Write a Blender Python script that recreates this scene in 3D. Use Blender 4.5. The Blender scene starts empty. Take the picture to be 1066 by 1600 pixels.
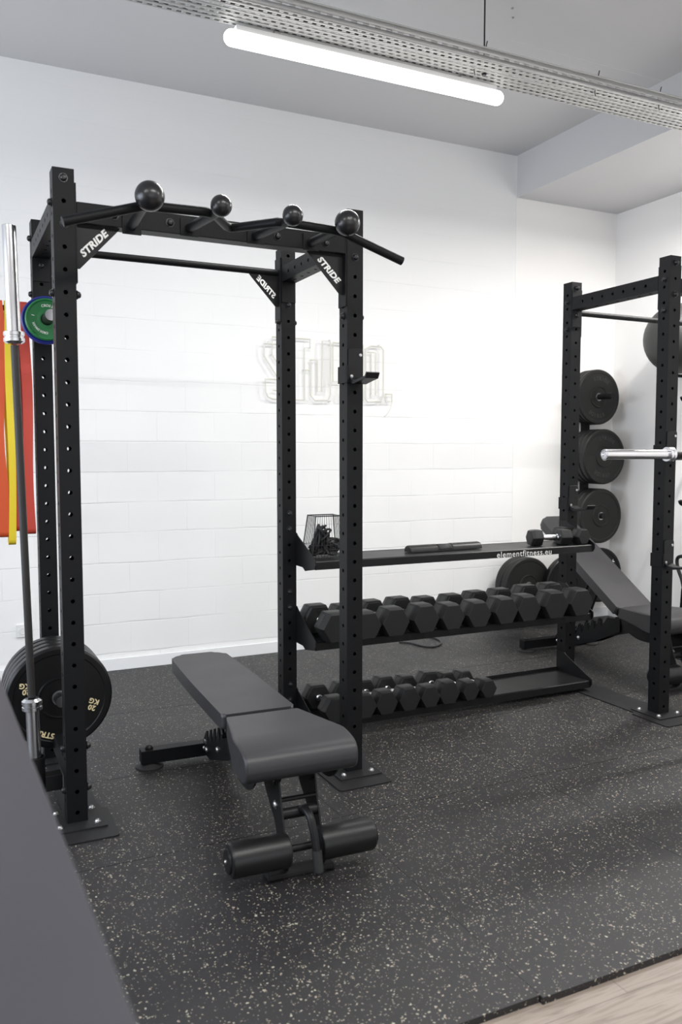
import bpy, bmesh, math, random
from mathutils import Vector, Matrix
random.seed(7)
PI = math.pi
scene = bpy.context.scene
C = scene.collection

# ------------------------------------------------------------------ camera
FPX, PITCH, YAW = 1297.27, -0.0699, -0.4516
CAM = Vector((-0.3977, -3.1770, 1.3996))
cam_d = bpy.data.cameras.new('camera')
cam = bpy.data.objects.new('camera', cam_d); C.objects.link(cam)
cam_d.sensor_fit = 'VERTICAL'; cam_d.sensor_height = 36.0
cam_d.lens = FPX / 1600 * 36.0
cam_d.clip_start = 0.05
F = Vector((-math.sin(YAW) * math.cos(PITCH), math.cos(YAW) * math.cos(PITCH), math.sin(PITCH)))
R = Vector((math.cos(YAW), math.sin(YAW), 0)); U = R.cross(F)
M = Matrix(((R.x, U.x, -F.x, CAM.x), (R.y, U.y, -F.y, CAM.y), (R.z, U.z, -F.z, CAM.z), (0, 0, 0, 1)))
cam.matrix_world = M
cam_d.dof.use_dof = True; cam_d.dof.focus_distance = 4.0; cam_d.dof.aperture_fstop = 3.5
scene.camera = cam

# ------------------------------------------------------------------ light and exposure
scene.view_settings.view_transform = 'Standard'
scene.view_settings.look = 'None'
scene.view_settings.exposure = 0.0
scene.view_settings.gamma = 1.0
TUBE_E = 3.5
LAMP_W, LAMP_ADDED_W, LAMP_RIGHT_W = 34.0, 60.0, 72.0
WIN_LEFT, WIN_BACK = 130.0, 40.0
world = bpy.data.worlds.new('world'); scene.world = world
world.use_nodes = True
wn = world.node_tree.nodes; wl = world.node_tree.links
wbg = wn.get('Background') or wn.new('ShaderNodeBackground')
wbg.inputs['Color'].default_value = (0.75, 0.85, 1.0, 1); wbg.inputs['Strength'].default_value = 1.0

def area(name, loc, rot, sx, sy, power, col):
    l = bpy.data.lights.new(name, 'AREA'); l.shape = 'RECTANGLE'; l.size = sx; l.size_y = sy
    l.energy = power; l.color = col
    o = bpy.data.objects.new(name, l); C.objects.link(o); o.location = loc; o.rotation_euler = rot
    return o
# daylight through the window of the left wall and the shop front behind the camera
area('window_daylight', (-3.42, -0.2, 1.75), (0, -PI/2, 0), 1.7, 3.2, WIN_LEFT, (0.80, 0.88, 1.0))
area('shopfront_daylight', (0.6, -6.42, 1.5), (PI/2, 0, 0), 5.2, 2.4, WIN_BACK, (1.0, 0.985, 0.955))

# ------------------------------------------------------------------ materials
def mat(name, col, rough=0.5, metal=0.0, bump=0.0, bscale=200, spec=None, var=0.0, coat=0.0):
    m = bpy.data.materials.new(name); m.use_nodes = True
    nt = m.node_tree; b = nt.nodes['Principled BSDF']
    b.inputs['Base Color'].default_value = (*col, 1)
    b.inputs['Roughness'].default_value = rough; b.inputs['Metallic'].default_value = metal
    if spec is not None: b.inputs['Specular IOR Level'].default_value = spec
    if coat: b.inputs['Coat Weight'].default_value = coat
    tc = nt.nodes.new('ShaderNodeTexCoord')
    n = nt.nodes.new('ShaderNodeTexNoise'); n.inputs['Scale'].default_value = bscale; n.inputs['Detail'].default_value = 3
    nt.links.new(tc.outputs['Object'], n.inputs['Vector'])
    if bump:
        bp = nt.nodes.new('ShaderNodeBump'); bp.inputs['Strength'].default_value = bump; bp.inputs['Distance'].default_value = 0.002
        nt.links.new(n.outputs['Fac'], bp.inputs['Height']); nt.links.new(bp.outputs['Normal'], b.inputs['Normal'])
    n2 = nt.nodes.new('ShaderNodeTexNoise'); n2.inputs['Scale'].default_value = 6; n2.inputs['Detail'].default_value = 4
    nt.links.new(tc.outputs['Object'], n2.inputs['Vector'])
    mr = nt.nodes.new('ShaderNodeMapRange'); v = var or 0.04
    mr.inputs['To Min'].default_value = max(0.02, rough - v); mr.inputs['To Max'].default_value = min(1, rough + v)
    nt.links.new(n2.outputs['Fac'], mr.inputs['Value']); nt.links.new(mr.outputs['Result'], b.inputs['Roughness'])
    return m

M_STEEL = mat('powder_coated_steel', (0.0055, 0.0058, 0.0068), 0.46, 0.0, 0.25, 500, 0.18)
M_STEEL2 = mat('satin_black_steel', (0.007, 0.007, 0.008), 0.42, 0.0, 0.1, 400, 0.26)
M_PLATE = mat('floor_plate_steel', (0.012, 0.012, 0.013), 0.5, 0, 0.2, 300, 0.35)
M_BOLT = mat('black_oxide_bolt', (0.03, 0.03, 0.032), 0.3, 0.6)
M_ZINC = mat('zinc_bolt', (0.6, 0.6, 0.6), 0.3, 1.0)
M_BALLG = mat('ball_grip_coat', (0.007, 0.007, 0.008), 0.30, 0, 0.05, 300, 0.5)
M_CHROME = mat('chrome', (0.70, 0.70, 0.72), 0.21, 1.0)
M_BARSHAFT = mat('worn_bar_steel', (0.030, 0.028, 0.027), 0.5, 0.4, 0.3, 900)
M_VINYL = mat('black_vinyl', (0.026, 0.025, 0.028), 0.45, 0, 0.12, 900, 0.5)
M_FOAM = mat('black_foam', (0.007, 0.007, 0.0075), 0.38, 0, 0.1, 600, 0.4)
M_RUBBER = mat('dumbbell_rubber', (0.012, 0.012, 0.0125), 0.45, 0, 0.2, 500, 0.3)
M_RUBBER2 = mat('number_panel_rubber', (0.018, 0.018, 0.018), 0.5, 0, 0.2, 500)
M_BUMPER = mat('bumper_rubber', (0.005, 0.005, 0.0055), 0.36, 0, 0.1, 300, 0.25)
M_BUMPER_W = mat('bumper_rubber_matte', (0.012, 0.012, 0.0115), 0.5, 0, 0.15, 300, 0.3)
M_GREEN = mat('green_rubber', (0.008, 0.14, 0.035), 0.45, 0, 0.1, 300)
M_BLUE = mat('blue_rubber', (0.01, 0.02, 0.20), 0.45, 0, 0.1, 300)
M_GOLD = mat('cream_print', (0.75, 0.64, 0.38), 0.5)
M_WHITEP = mat('white_print', (0.80, 0.80, 0.78), 0.5)
M_GREYP = mat('embossed_grey', (0.028, 0.028, 0.028), 0.45)
M_RED = mat('red_latex', (0.50, 0.055, 0.035), 0.55, 0, 0.2, 80)
M_ORANGE = mat('orange_red_latex', (0.62, 0.09, 0.025), 0.55, 0, 0.2, 80)
M_YELLOW = mat('yellow_latex', (0.78, 0.60, 0.03), 0.55, 0, 0.2, 80)
M_BALL = mat('gym_ball_vinyl', (0.036, 0.036, 0.036), 0.5, 0, 0.1, 100)
M_GALV = mat('galvanised_steel', (0.50, 0.50, 0.49), 0.42, 0.55, 0.2, 60, None, 0.15)
M_PLASTIC = mat('white_plastic', (0.75, 0.75, 0.74), 0.4)
M_NEON = mat('unlit_neon_tube', (0.66, 0.65, 0.58), 0.35)
M_WIRE = mat('black_wire', (0.015, 0.015, 0.018), 0.4, 0.3)
M_STRAP = mat('black_nylon', (0.012, 0.012, 0.013), 0.6, 0, 0.5, 400)
M_DESK = mat('grey_laminate', (0.027, 0.027, 0.034), 0.46, 0, 0.03, 30)
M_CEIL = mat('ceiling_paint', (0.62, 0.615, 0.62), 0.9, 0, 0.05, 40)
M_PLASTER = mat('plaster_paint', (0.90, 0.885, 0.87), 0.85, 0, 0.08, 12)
M_BASE = mat('baseboard_paint', (0.86, 0.87, 0.88), 0.5)
M_TILE = mat('white_stone', (0.45, 0.43, 0.40), 0.4)
M_GLASS = mat('window_glass', (0.9, 0.95, 1.0), 0.05)
M_GLASS.node_tree.nodes['Principled BSDF'].inputs['Transmission Weight'].default_value = 1.0

def emis(name, col, s):
    m = bpy.data.materials.new(name); m.use_nodes = True
    b = m.node_tree.nodes['Principled BSDF']
    b.inputs['Base Color'].default_value = (0.9, 0.9, 0.9, 1)
    b.inputs['Emission Color'].default_value = (*col, 1); b.inputs['Emission Strength'].default_value = s
    return m
M_TUBE = emis('led_diffuser', (1.0, 0.98, 0.95), TUBE_E)

def rubber_floor():
    m = bpy.data.materials.new('speckled_rubber'); m.use_nodes = True
    nt = m.node_tree; b = nt.nodes['Principled BSDF']; N = nt.nodes.new; L = nt.links.new
    tc = N('ShaderNodeTexCoord')
    warp = N('ShaderNodeTexNoise'); warp.inputs['Scale'].default_value = 140; warp.inputs['Detail'].default_value = 1
    L(tc.outputs['Object'], warp.inputs['Vector'])
    wm = N('ShaderNodeVectorMath'); wm.operation = 'SCALE'; wm.inputs['Scale'].default_value = 0.012
    L(warp.outputs['Color'], wm.inputs[0])
    wa = N('ShaderNodeVectorMath'); wa.operation = 'ADD'; L(tc.outputs['Object'], wa.inputs[0]); L(wm.outputs[0], wa.inputs[1])
    dens = N('ShaderNodeTexNoise'); dens.inputs['Scale'].default_value = 2.2; dens.inputs['Detail'].default_value = 5
    L(tc.outputs['Object'], dens.inputs['Vector'])
    def fleck(scale, prob, size, off):
        ad = N('ShaderNodeVectorMath'); ad.operation = 'ADD'; ad.inputs[1].default_value = (off, off * 1.7, 0.003); L(wa.outputs[0], ad.inputs[0])
        v = N('ShaderNodeTexVoronoi'); v.inputs['Scale'].default_value = scale; L(ad.outputs[0], v.inputs['Vector'])
        sc = N('ShaderNodeSeparateColor'); L(v.outputs['Color'], sc.inputs[0])
        dm = N('ShaderNodeMath'); dm.operation = 'MULTIPLY'; dm.inputs[1].default_value = prob * 2; L(dens.outputs['Fac'], dm.inputs[0])
        a = N('ShaderNodeMath'); a.operation = 'LESS_THAN'; L(sc.outputs[0], a.inputs[0]); L(dm.outputs[0], a.inputs[1])
        sz = N('ShaderNodeMath'); sz.operation = 'MULTIPLY'; sz.inputs[1].default_value = size; L(sc.outputs[1], sz.inputs[0])
        d = N('ShaderNodeMath'); d.operation = 'LESS_THAN'; L(v.outputs['Distance'], d.inputs[0]); L(sz.outputs[0], d.inputs[1])
        mu = N('ShaderNodeMath'); mu.operation = 'MULTIPLY'; L(a.outputs[0], mu.inputs[0]); L(d.outputs[0], mu.inputs[1])
        return mu, sc
    f1, c1 = fleck(108, 0.24, 0.42, 0); f2, c2 = fleck(210, 0.16, 0.50, 3.3)
    mx = N('ShaderNodeMath'); mx.operation = 'MAXIMUM'; L(f1.outputs[0], mx.inputs[0]); L(f2.outputs[0], mx.inputs[1])
    cr = N('ShaderNodeValToRGB'); L(c1.outputs[2], cr.inputs[0])
    e = cr.color_ramp.elements; e[0].position = 0; e[0].color = (0.34, 0.33, 0.27, 1); e[1].position = 1; e[1].color = (0.46, 0.455, 0.39, 1)
    x = e.new(0.4); x.color = (0.40, 0.38, 0.28, 1); x = e.new(0.97); x.color = (0.30, 0.24, 0.20, 1)
    grain = N('ShaderNodeTexNoise'); grain.inputs['Scale'].default_value = 420; grain.inputs['Detail'].default_value = 2; L(tc.outputs['Object'], grain.inputs['Vector'])
    dust = N('ShaderNodeTexNoise'); dust.inputs['Scale'].default_value = 1.6; dust.inputs['Detail'].default_value = 6; L(tc.outputs['Object'], dust.inputs['Vector'])
    mixd = N('ShaderNodeMath'); mixd.operation = 'ADD'; L(grain.outputs['Fac'], mixd.inputs[0]); L(dust.outputs['Fac'], mixd.inputs[1])
    base = N('ShaderNodeValToRGB'); hm = N('ShaderNodeMath'); hm.operation = 'MULTIPLY'; hm.inputs[1].default_value = 0.5; L(mixd.outputs[0], hm.inputs[0]); L(hm.outputs[0], base.inputs[0])
    base.color_ramp.elements[0].position = 0.3; base.color_ramp.elements[0].color = (0.009, 0.0085, 0.010, 1)
    base.color_ramp.elements[1].position = 0.7; base.color_ramp.elements[1].color = (0.0165, 0.0155, 0.017, 1)
    mix = N('ShaderNodeMix'); mix.data_type = 'RGBA'; L(mx.outputs[0], mix.inputs['Factor']); L(base.outputs[0], mix.inputs['A']); L(cr.outputs[0], mix.inputs['B'])
    L(mix.outputs['Result'], b.inputs['Base Color'])
    rr = N('ShaderNodeMapRange'); rr.inputs['To Min'].default_value = 0.42; rr.inputs['To Max'].default_value = 0.62; L(dust.outputs['Fac'], rr.inputs['Value']); L(rr.outputs['Result'], b.inputs['Roughness'])
    bp = N('ShaderNodeBump'); bp.inputs['Strength'].default_value = 0.35; bp.inputs['Distance'].default_value = 0.002; L(grain.outputs['Fac'], bp.inputs['Height']); L(bp.outputs['Normal'], b.inputs['Normal'])
    return m
M_MAT = rubber_floor()

def wood_floor():
    m = bpy.data.materials.new('pale_vinyl_planks'); m.use_nodes = True
    nt = m.node_tree; b = nt.nodes['Principled BSDF']; N = nt.nodes.new; L = nt.links.new
    tc = N('ShaderNodeTexCoord'); mp = N('ShaderNodeMapping'); L(tc.outputs['Object'], mp.inputs['Vector'])
    br = N('ShaderNodeTexBrick'); br.inputs['Scale'].default_value = 1; br.inputs['Brick Width'].default_value = 1.2; br.inputs['Row Height'].default_value = 0.18
    br.inputs['Mortar Size'].default_value = 0.0012; br.inputs['Color1'].default_value = (0.23, 0.19, 0.16, 1); br.inputs['Color2'].default_value = (0.27, 0.225, 0.19, 1); br.inputs['Mortar'].default_value = (0.13, 0.105, 0.09, 1)
    L(mp.outputs[0], br.inputs['Vector'])
    m2 = N('ShaderNodeMapping'); m2.inputs['Scale'].default_value = (1.2, 14, 1); L(tc.outputs['Object'], m2.inputs['Vector'])
    n = N('ShaderNodeTexNoise'); n.inputs['Scale'].default_value = 3; n.inputs['Detail'].default_value = 8; n.inputs['Distortion'].default_value = 1.5; L(m2.outputs[0], n.inputs['Vector'])
    cr = N('ShaderNodeValToRGB'); L(n.outputs['Fac'], cr.inputs[0]); cr.color_ramp.elements[0].position = 0.32; cr.color_ramp.elements[0].color = (0.55, 0.53, 0.5, 1); cr.color_ramp.elements[1].position = 0.55; cr.color_ramp.elements[1].color = (1, 1, 1, 1)
    mx = N('ShaderNodeMix'); mx.data_type = 'RGBA'; mx.blend_type = 'MULTIPLY'; mx.inputs['Factor'].default_value = 0.8
    L(br.outputs['Color'], mx.inputs['A']); L(cr.outputs[0], mx.inputs['B']); L(mx.outputs['Result'], b.inputs['Base Color'])
    b.inputs['Roughness'].default_value = 0.5
    return m
M_WOOD = wood_floor()

def brick_wall():
    # painted concrete blocks: joints are shallow relief under the paint
    m = bpy.data.materials.new('painted_blocks'); m.use_nodes = True
    nt = m.node_tree; b = nt.nodes['Principled BSDF']; N = nt.nodes.new; L = nt.links.new
    tc = N('ShaderNodeTexCoord'); sp = N('ShaderNodeSeparateXYZ'); L(tc.outputs['Object'], sp.inputs[0])
    wob = N('ShaderNodeTexNoise'); wob.inputs['Scale'].default_value = 2.5; wob.inputs['Detail'].default_value = 5; L(tc.outputs['Object'], wob.inputs['Vector'])
    wv = N('ShaderNodeMath'); wv.operation = 'MULTIPLY'; wv.inputs[1].default_value = 0.02; L(wob.outputs['Fac'], wv.inputs[0])
    zz = N('ShaderNodeMath'); zz.operation = 'ADD'; L(sp.outputs['Z'], zz.inputs[0]); L(wv.outputs[0], zz.inputs[1])
    z2 = N('ShaderNodeMath'); z2.operation = 'ADD'; z2.inputs[1].default_value = 0.077; L(zz.outputs[0], z2.inputs[0])
    cb = N('ShaderNodeCombineXYZ'); x2 = N('ShaderNodeMath'); x2.operation = 'ADD'; x2.inputs[1].default_value = 0.07; L(sp.outputs['X'], x2.inputs[0])
    L(x2.outputs[0], cb.inputs['X']); L(z2.outputs[0], cb.inputs['Y'])
    br = N('ShaderNodeTexBrick'); br.inputs['Scale'].default_value = 1; br.inputs['Brick Width'].default_value = 0.385; br.inputs['Row Height'].default_value = 0.1955
    br.inputs['Mortar Size'].default_value = 0.0055; br.inputs['Mortar Smooth'].default_value = 0.6
    br.inputs['Color1'].default_value = (1, 1, 1, 1); br.inputs['Color2'].default_value = (0.96, 0.96, 0.96, 1); br.inputs['Mortar'].default_value = (0, 0, 0, 1)
    L(cb.outputs[0], br.inputs['Vector'])
    pat = N('ShaderNodeTexNoise'); pat.inputs['Scale'].default_value = 3.1; pat.inputs['Detail'].default_value = 6; L(tc.outputs['Object'], pat.inputs['Vector'])
    pr = N('ShaderNodeMapRange'); pr.inputs['From Min'].default_value = 0.38; pr.inputs['From Max'].default_value = 0.62; pr.inputs['To Min'].default_value = 0.02; pr.inputs['To Max'].default_value = 1.0; L(pat.outputs['Fac'], pr.inputs['Value'])
    # the joints are smoothed over above the lower courses and vanish near the ceiling
    zf = N('ShaderNodeMapRange'); zf.inputs['From Min'].default_value = 1.2; zf.inputs['From Max'].default_value = 3.2; zf.inputs['To Min'].default_value = 1.0; zf.inputs['To Max'].default_value = 0.12; L(sp.outputs['Z'], zf.inputs['Value'])
    mm = N('ShaderNodeMath'); mm.operation = 'MULTIPLY'; L(pr.outputs['Result'], mm.inputs[0]); L(zf.outputs['Result'], mm.inputs[1])
    inv = N('ShaderNodeMath'); inv.operation = 'MULTIPLY'; L(br.outputs['Fac'], inv.inputs[0]); L(mm.outputs[0], inv.inputs[1])
    # bed joints show more than the upright ones
    pp = N('ShaderNodeMath'); pp.operation = 'PINGPONG'; pp.inputs[1].default_value = 0.1955 / 2; L(z2.outputs[0], pp.inputs[0])
    hl = N('ShaderNodeMapRange'); hl.inputs['From Min'].default_value = 0.0015; hl.inputs['From Max'].default_value = 0.005; hl.inputs['To Min'].default_value = 1; hl.inputs['To Max'].default_value = 0; L(pp.outputs[0], hl.inputs['Value'])
    p2 = N('ShaderNodeTexNoise'); p2.inputs['Scale'].default_value = 1.9; p2.inputs['Detail'].default_value = 7; L(tc.outputs['Object'], p2.inputs['Vector'])
    p3 = N('ShaderNodeMapRange'); p3.inputs['From Min'].default_value = 0.42; p3.inputs['From Max'].default_value = 0.56; p3.inputs['To Min'].default_value = 0.1; L(p2.outputs['Fac'], p3.inputs['Value'])
    hm = N('ShaderNodeMath'); hm.operation = 'MULTIPLY'; L(hl.outputs['Result'], hm.inputs[0]); L(p3.outputs['Result'], hm.inputs[1])
    hz_ = N('ShaderNodeMath'); hz_.operation = 'MULTIPLY'; L(hm.outputs[0], hz_.inputs[0]); L(zf.outputs['Result'], hz_.inputs[1])
    ia = N('ShaderNodeMath'); ia.operation = 'MULTIPLY_ADD'; ia.inputs[1].default_value = 0.45; L(inv.outputs[0], ia.inputs[0]); L(hz_.outputs[0], ia.inputs[2]); inv = ia
    fn = N('ShaderNodeTexNoise'); fn.inputs['Scale'].default_value = 28; fn.inputs['Detail'].default_value = 6; L(tc.outputs['Object'], fn.inputs['Vector'])
    h = N('ShaderNodeMath'); h.operation = 'MULTIPLY_ADD'; h.inputs[1].default_value = -1.0; L(inv.outputs[0], h.inputs[0])
    fs = N('ShaderNodeMath'); fs.operation = 'MULTIPLY'; fs.inputs[1].default_value = 0.16; L(fn.outputs['Fac'], fs.inputs[0]); L(fs.outputs[0], h.inputs[2])
    bp = N('ShaderNodeBump'); bp.inputs['Strength'].default_value = 0.45; bp.inputs['Distance'].default_value = 0.003; L(h.outputs[0], bp.inputs['Height']); L(bp.outputs['Normal'], b.inputs['Normal'])
    # joints tinted greyer than the block faces
    cm = N('ShaderNodeMix'); cm.data_type = 'RGBA'; cm.inputs['A'].default_value = (0.86, 0.86, 0.855, 1); cm.inputs['B'].default_value = (0.62, 0.62, 0.62, 1)
    gm = N('ShaderNodeMath'); gm.operation = 'MULTIPLY'; gm.inputs[1].default_value = 0.34; L(inv.outputs[0], gm.inputs[0]); L(gm.outputs[0], cm.inputs['Factor'])
    L(cm.outputs['Result'], b.inputs['Base Color']); b.inputs['Roughness'].default_value = 0.75
    return m
M_BLOCK = brick_wall()

# ------------------------------------------------------------------ mesh helpers
def NB(): return bmesh.new()
def smooth_by_angle(me, ang=35):
    me.polygons.foreach_set('use_smooth', [True] * len(me.polygons))
    try: me.set_sharp_from_angle(angle=math.radians(ang))
    except Exception: pass
def obj(name, bm, m, parent=None, loc=None, sharp=35):
    me = bpy.data.meshes.new(name); bmesh.ops.recalc_face_normals(bm, faces=bm.faces); bm.to_mesh(me); bm.free()
    ms = m if isinstance(m, (list, tuple)) else [m]
    for x in ms: me.materials.append(x)
    smooth_by_angle(me, sharp)
    o = bpy.data.objects.new(name, me); C.objects.link(o)
    if len(me.polygons) < 1500:
        wn_ = o.modifiers.new('weighted_normals', 'WEIGHTED_NORMAL'); wn_.keep_sharp = True; wn_.weight = 100
    if loc is not None: o.location = loc
    if parent is not None: o.parent = parent
    return o
def tag(o, label, cat, group=None, kind=None):
    o['label'] = label; o['category'] = cat
    if group: o['group'] = group
    if kind: o['kind'] = kind
    return o
def thing(name, label, cat, loc=(0, 0, 0), rz=0, group=None):
    o = bpy.data.objects.new(name, None); C.objects.link(o); o.empty_display_size = 0.05
    o.location = loc; o.rotation_euler = (0, 0, rz)
    return tag(o, label, cat, group)
def struct(name, bm, m, label=None):
    o = obj(name, bm, m); o['kind'] = 'structure'
    if label: o['label'] = label
    return o
def dup(root, loc=None, rot=None, label=None, group=None):
    r = root.copy(); C.objects.link(r)
    if loc is not None: r.location = loc
    if rot is not None: r.rotation_euler = rot
    if label: r['label'] = label
    if group: r['group'] = group
    for ch in list(root.children):
        c = ch.copy(); C.objects.link(c); c.parent = r
        for g in list(ch.children):
            d = g.copy(); C.objects.link(d); d.parent = c
    return r
def box(bm, x0, x1, y0, y1, z0, z1, bev=0.0, mtx=None, mi=0):
    vs = [bm.verts.new((x, y, z)) for x in (x0, x1) for y in (y0, y1) for z in (z0, z1)]
    fs = []
    for a in ((0, 1, 3, 2), (4, 6, 7, 5), (0, 4, 5, 1), (2, 3, 7, 6), (0, 2, 6, 4), (1, 5, 7, 3)):
        fs.append(bm.faces.new([vs[i] for i in a]))
    for f in fs: f.material_index = mi
    if bev:
        es = list({e for f in fs for e in f.edges})
        r = bmesh.ops.bevel(bm, geom=es, offset=bev, segments=2, affect='EDGES', profile=0.5)
        vs = list({v for f in r['faces'] for v in f.verts} | {v for v in vs if v.is_valid})
    if mtx is not None: bmesh.ops.transform(bm, matrix=mtx, verts=[v for v in vs if v.is_valid])
    return vs
def frame_of(d):
    d = d.normalized(); a = Vector((0, 0, 1)) if abs(d.z) < 0.9 else Vector((1, 0, 0))
    u = a.cross(d).normalized(); return u, d.cross(u)
def cyl(bm, p0, p1, r, seg=20, r2=None, caps=True, mi=0):
    p0 = Vector(p0); p1 = Vector(p1); u, v = frame_of(p1 - p0); r2 = r if r2 is None else r2
    A = [bm.verts.new(p0 + (u * math.cos(t) + v * math.sin(t)) * r) for t in [2 * PI * i / seg for i in range(seg)]]
    B = [bm.verts.new(p1 + (u * math.cos(t) + v * math.sin(t)) * r2) for t in [2 * PI * i / seg for i in range(seg)]]
    for i in range(seg):
        f = bm.faces.new((A[i], A[(i + 1) % seg], B[(i + 1) % seg], B[i])); f.material_index = mi
    if caps:
        bm.faces.new(A[::-1]).material_index = mi; bm.faces.new(B).material_index = mi
def lathe(bm, c, axis, prof, seg=32, closed=False, mi=0):
    # prof: list of (distance along the axis, radius)
    c = Vector(c); d = Vector(axis).normalized(); u, v = frame_of(d); rings = []
    for a, r in prof:
        if r < 1e-6: rings.append([bm.verts.new(c + d * a)])
        else: rings.append([bm.verts.new(c + d * a + (u * math.cos(2 * PI * i / seg) + v * math.sin(2 * PI * i / seg)) * r) for i in range(seg)])
    pairs = list(zip(rings, rings[1:])) + ([(rings[-1], rings[0])] if closed else [])
    for A, B in pairs:
        for i in range(seg):
            j = (i + 1) % seg
            if len(A) == 1 and len(B) == 1: continue
            if len(A) == 1: f = bm.faces.new((A[0], B[j], B[i]))
            elif len(B) == 1: f = bm.faces.new((A[i], A[j], B[0]))
            else: f = bm.faces.new((A[i], A[j], B[j], B[i]))
            f.material_index = mi
def sphere(bm, c, r, seg=32, mi=0):
    lathe(bm, c, (0, 0, 1), [(-r * math.cos(PI * i / 20), r * math.sin(PI * i / 20) if 0 < i < 20 else 0) for i in range(21)], seg, mi=mi)
def smooth_path(pts, n=6, closed=False):
    P = [Vector(p) for p in pts]; out = []; m = len(P)
    rng = range(m) if closed else range(m - 1)
    for i in rng:
        p0 = P[(i - 1) % m] if closed or i > 0 else P[0]; p1 = P[i]; p2 = P[(i + 1) % m]
        p3 = P[(i + 2) % m] if closed or i + 2 < m else P[-1]
        for k in range(n):
            t = k / n
            out.append(0.5 * ((2 * p1) + (-p0 + p2) * t + (2 * p0 - 5 * p1 + 4 * p2 - p3) * t * t + (-p0 + 3 * p1 - 3 * p2 + p3) * t ** 3))
    if not closed: out.append(P[-1])
    return out
def tube(bm, pts, r, seg=12, closed=False, mi=0):
    P = [Vector(p) for p in pts]; n = len(P); rings = []; u = None
    for i in range(n):
        a = P[(i - 1) % n] if closed or i > 0 else P[i]; b = P[(i + 1) % n] if closed or i < n - 1 else P[i]
        d = (b - a).normalized()
        if u is None: u, _ = frame_of(d)
        u = (u - d * u.dot(d)); u = u.normalized() if u.length > 1e-6 else frame_of(d)[0]
        v = d.cross(u)
        rings.append([bm.verts.new(P[i] + (u * math.cos(2 * PI * k / seg) + v * math.sin(2 * PI * k / seg)) * r) for k in range(seg)])
    pr = list(zip(rings, rings[1:])) + ([(rings[-1], rings[0])] if closed else [])
    for A, B in pr:
        for k in range(seg):
            bm.faces.new((A[k], A[(k + 1) % seg], B[(k + 1) % seg], B[k])).material_index = mi
    if not closed:
        bm.faces.new(rings[0][::-1]).material_index = mi; bm.faces.new(rings[-1]).material_index = mi
def prism(bm, poly, fn, a0, a1, bev=0.0, seg=2, mi=0):
    # poly: 2D points; fn(u, v, a) -> 3D point; extruded from a0 to a1
    A = [bm.verts.new(fn(u, v, a0)) for u, v in poly]; B = [bm.verts.new(fn(u, v, a1)) for u, v in poly]; n = len(poly); fs = []
    fs.append(bm.faces.new(A[::-1])); fs.append(bm.faces.new(B))
    for i in range(n): fs.append(bm.faces.new((A[i], A[(i + 1) % n], B[(i + 1) % n], B[i])))
    for f in fs: f.material_index = mi
    if bev:
        es = list(fs[0].edges) + list(fs[1].edges)
        bmesh.ops.bevel(bm, geom=es, offset=bev, segments=seg, affect='EDGES', profile=0.5)
    return fs
YZ = lambda u, v, a: (a, u, v)     # plane facing X
XZ = lambda u, v, a: (u, a, v)     # plane facing Y
XY = lambda u, v, a: (u, v, a)
def round_poly(pts, r, n=5):
    out = []; m = len(pts)
    rr = r if isinstance(r, (list, tuple)) else [r] * m
    for i in range(m):
        p = Vector(pts[i]).to_2d(); a = (Vector(pts[i - 1]).to_2d() - p); b = (Vector(pts[(i + 1) % m]).to_2d() - p)
        if rr[i] <= 0: out.append(tuple(p)); continue
        q = min(rr[i], a.length * .49, b.length * .49); s = p + a.normalized() * q; e = p + b.normalized() * q
        for k in range(n + 1):
            t = k / n; out.append(tuple((1 - t) ** 2 * s + 2 * t * (1 - t) * p + t * t * e))
    return out
def bolt(bm, p, d, r=0.014, L=0.014, mi=0):
    # domed bolt head
    d = Vector(d).normalized(); u, v = frame_of(d)
    lathe(bm, p, d, [(0, r * 1.25), (0.003, r * 1.25), (0.003, r), (L * .55, r * .95), (L * .85, r * .65), (L, 0)], 14, mi=mi)
def text_obj(name, body, m, parent, mtx, size, ext=0.0008, off=0.0, shear=0.0, space=1.0, ax='CENTER', sx=1.0, fit=None):
    cu = bpy.data.curves.new(name, 'FONT'); cu.body = body; cu.size = size; cu.extrude = ext; cu.offset = off
    cu.shear = shear; cu.space_character = space; cu.align_x = ax; cu.align_y = 'CENTER'; cu.resolution_u = 3
    t = bpy.data.objects.new(name, cu); C.objects.link(t)
    dg = bpy.context.evaluated_depsgraph_get(); dg.update()
    me = bpy.data.meshes.new_from_object(t.evaluated_get(dg))
    bpy.data.objects.remove(t); me.name = name
    if fit:
        xs_ = [v.co.x for v in me.vertices]; sx = fit / (max(xs_) - min(xs_))
    me.transform(mtx @ Matrix.Diagonal((sx, 1, 1, 1)))
    me.materials.clear(); me.materials.append(m)
    o = bpy.data.objects.new(name, me); C.objects.link(o); o.parent = parent
    return o
def basis(o, x, y, z): # matrix whose columns are the given axes
    x, y, z = Vector(x), Vector(y), Vector(z)
    return Matrix(((x.x, y.x, z.x, o[0]), (x.y, y.y, z.y, o[1]), (x.z, y.z, z.z, o[2]), (0, 0, 0, 1)))
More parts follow.
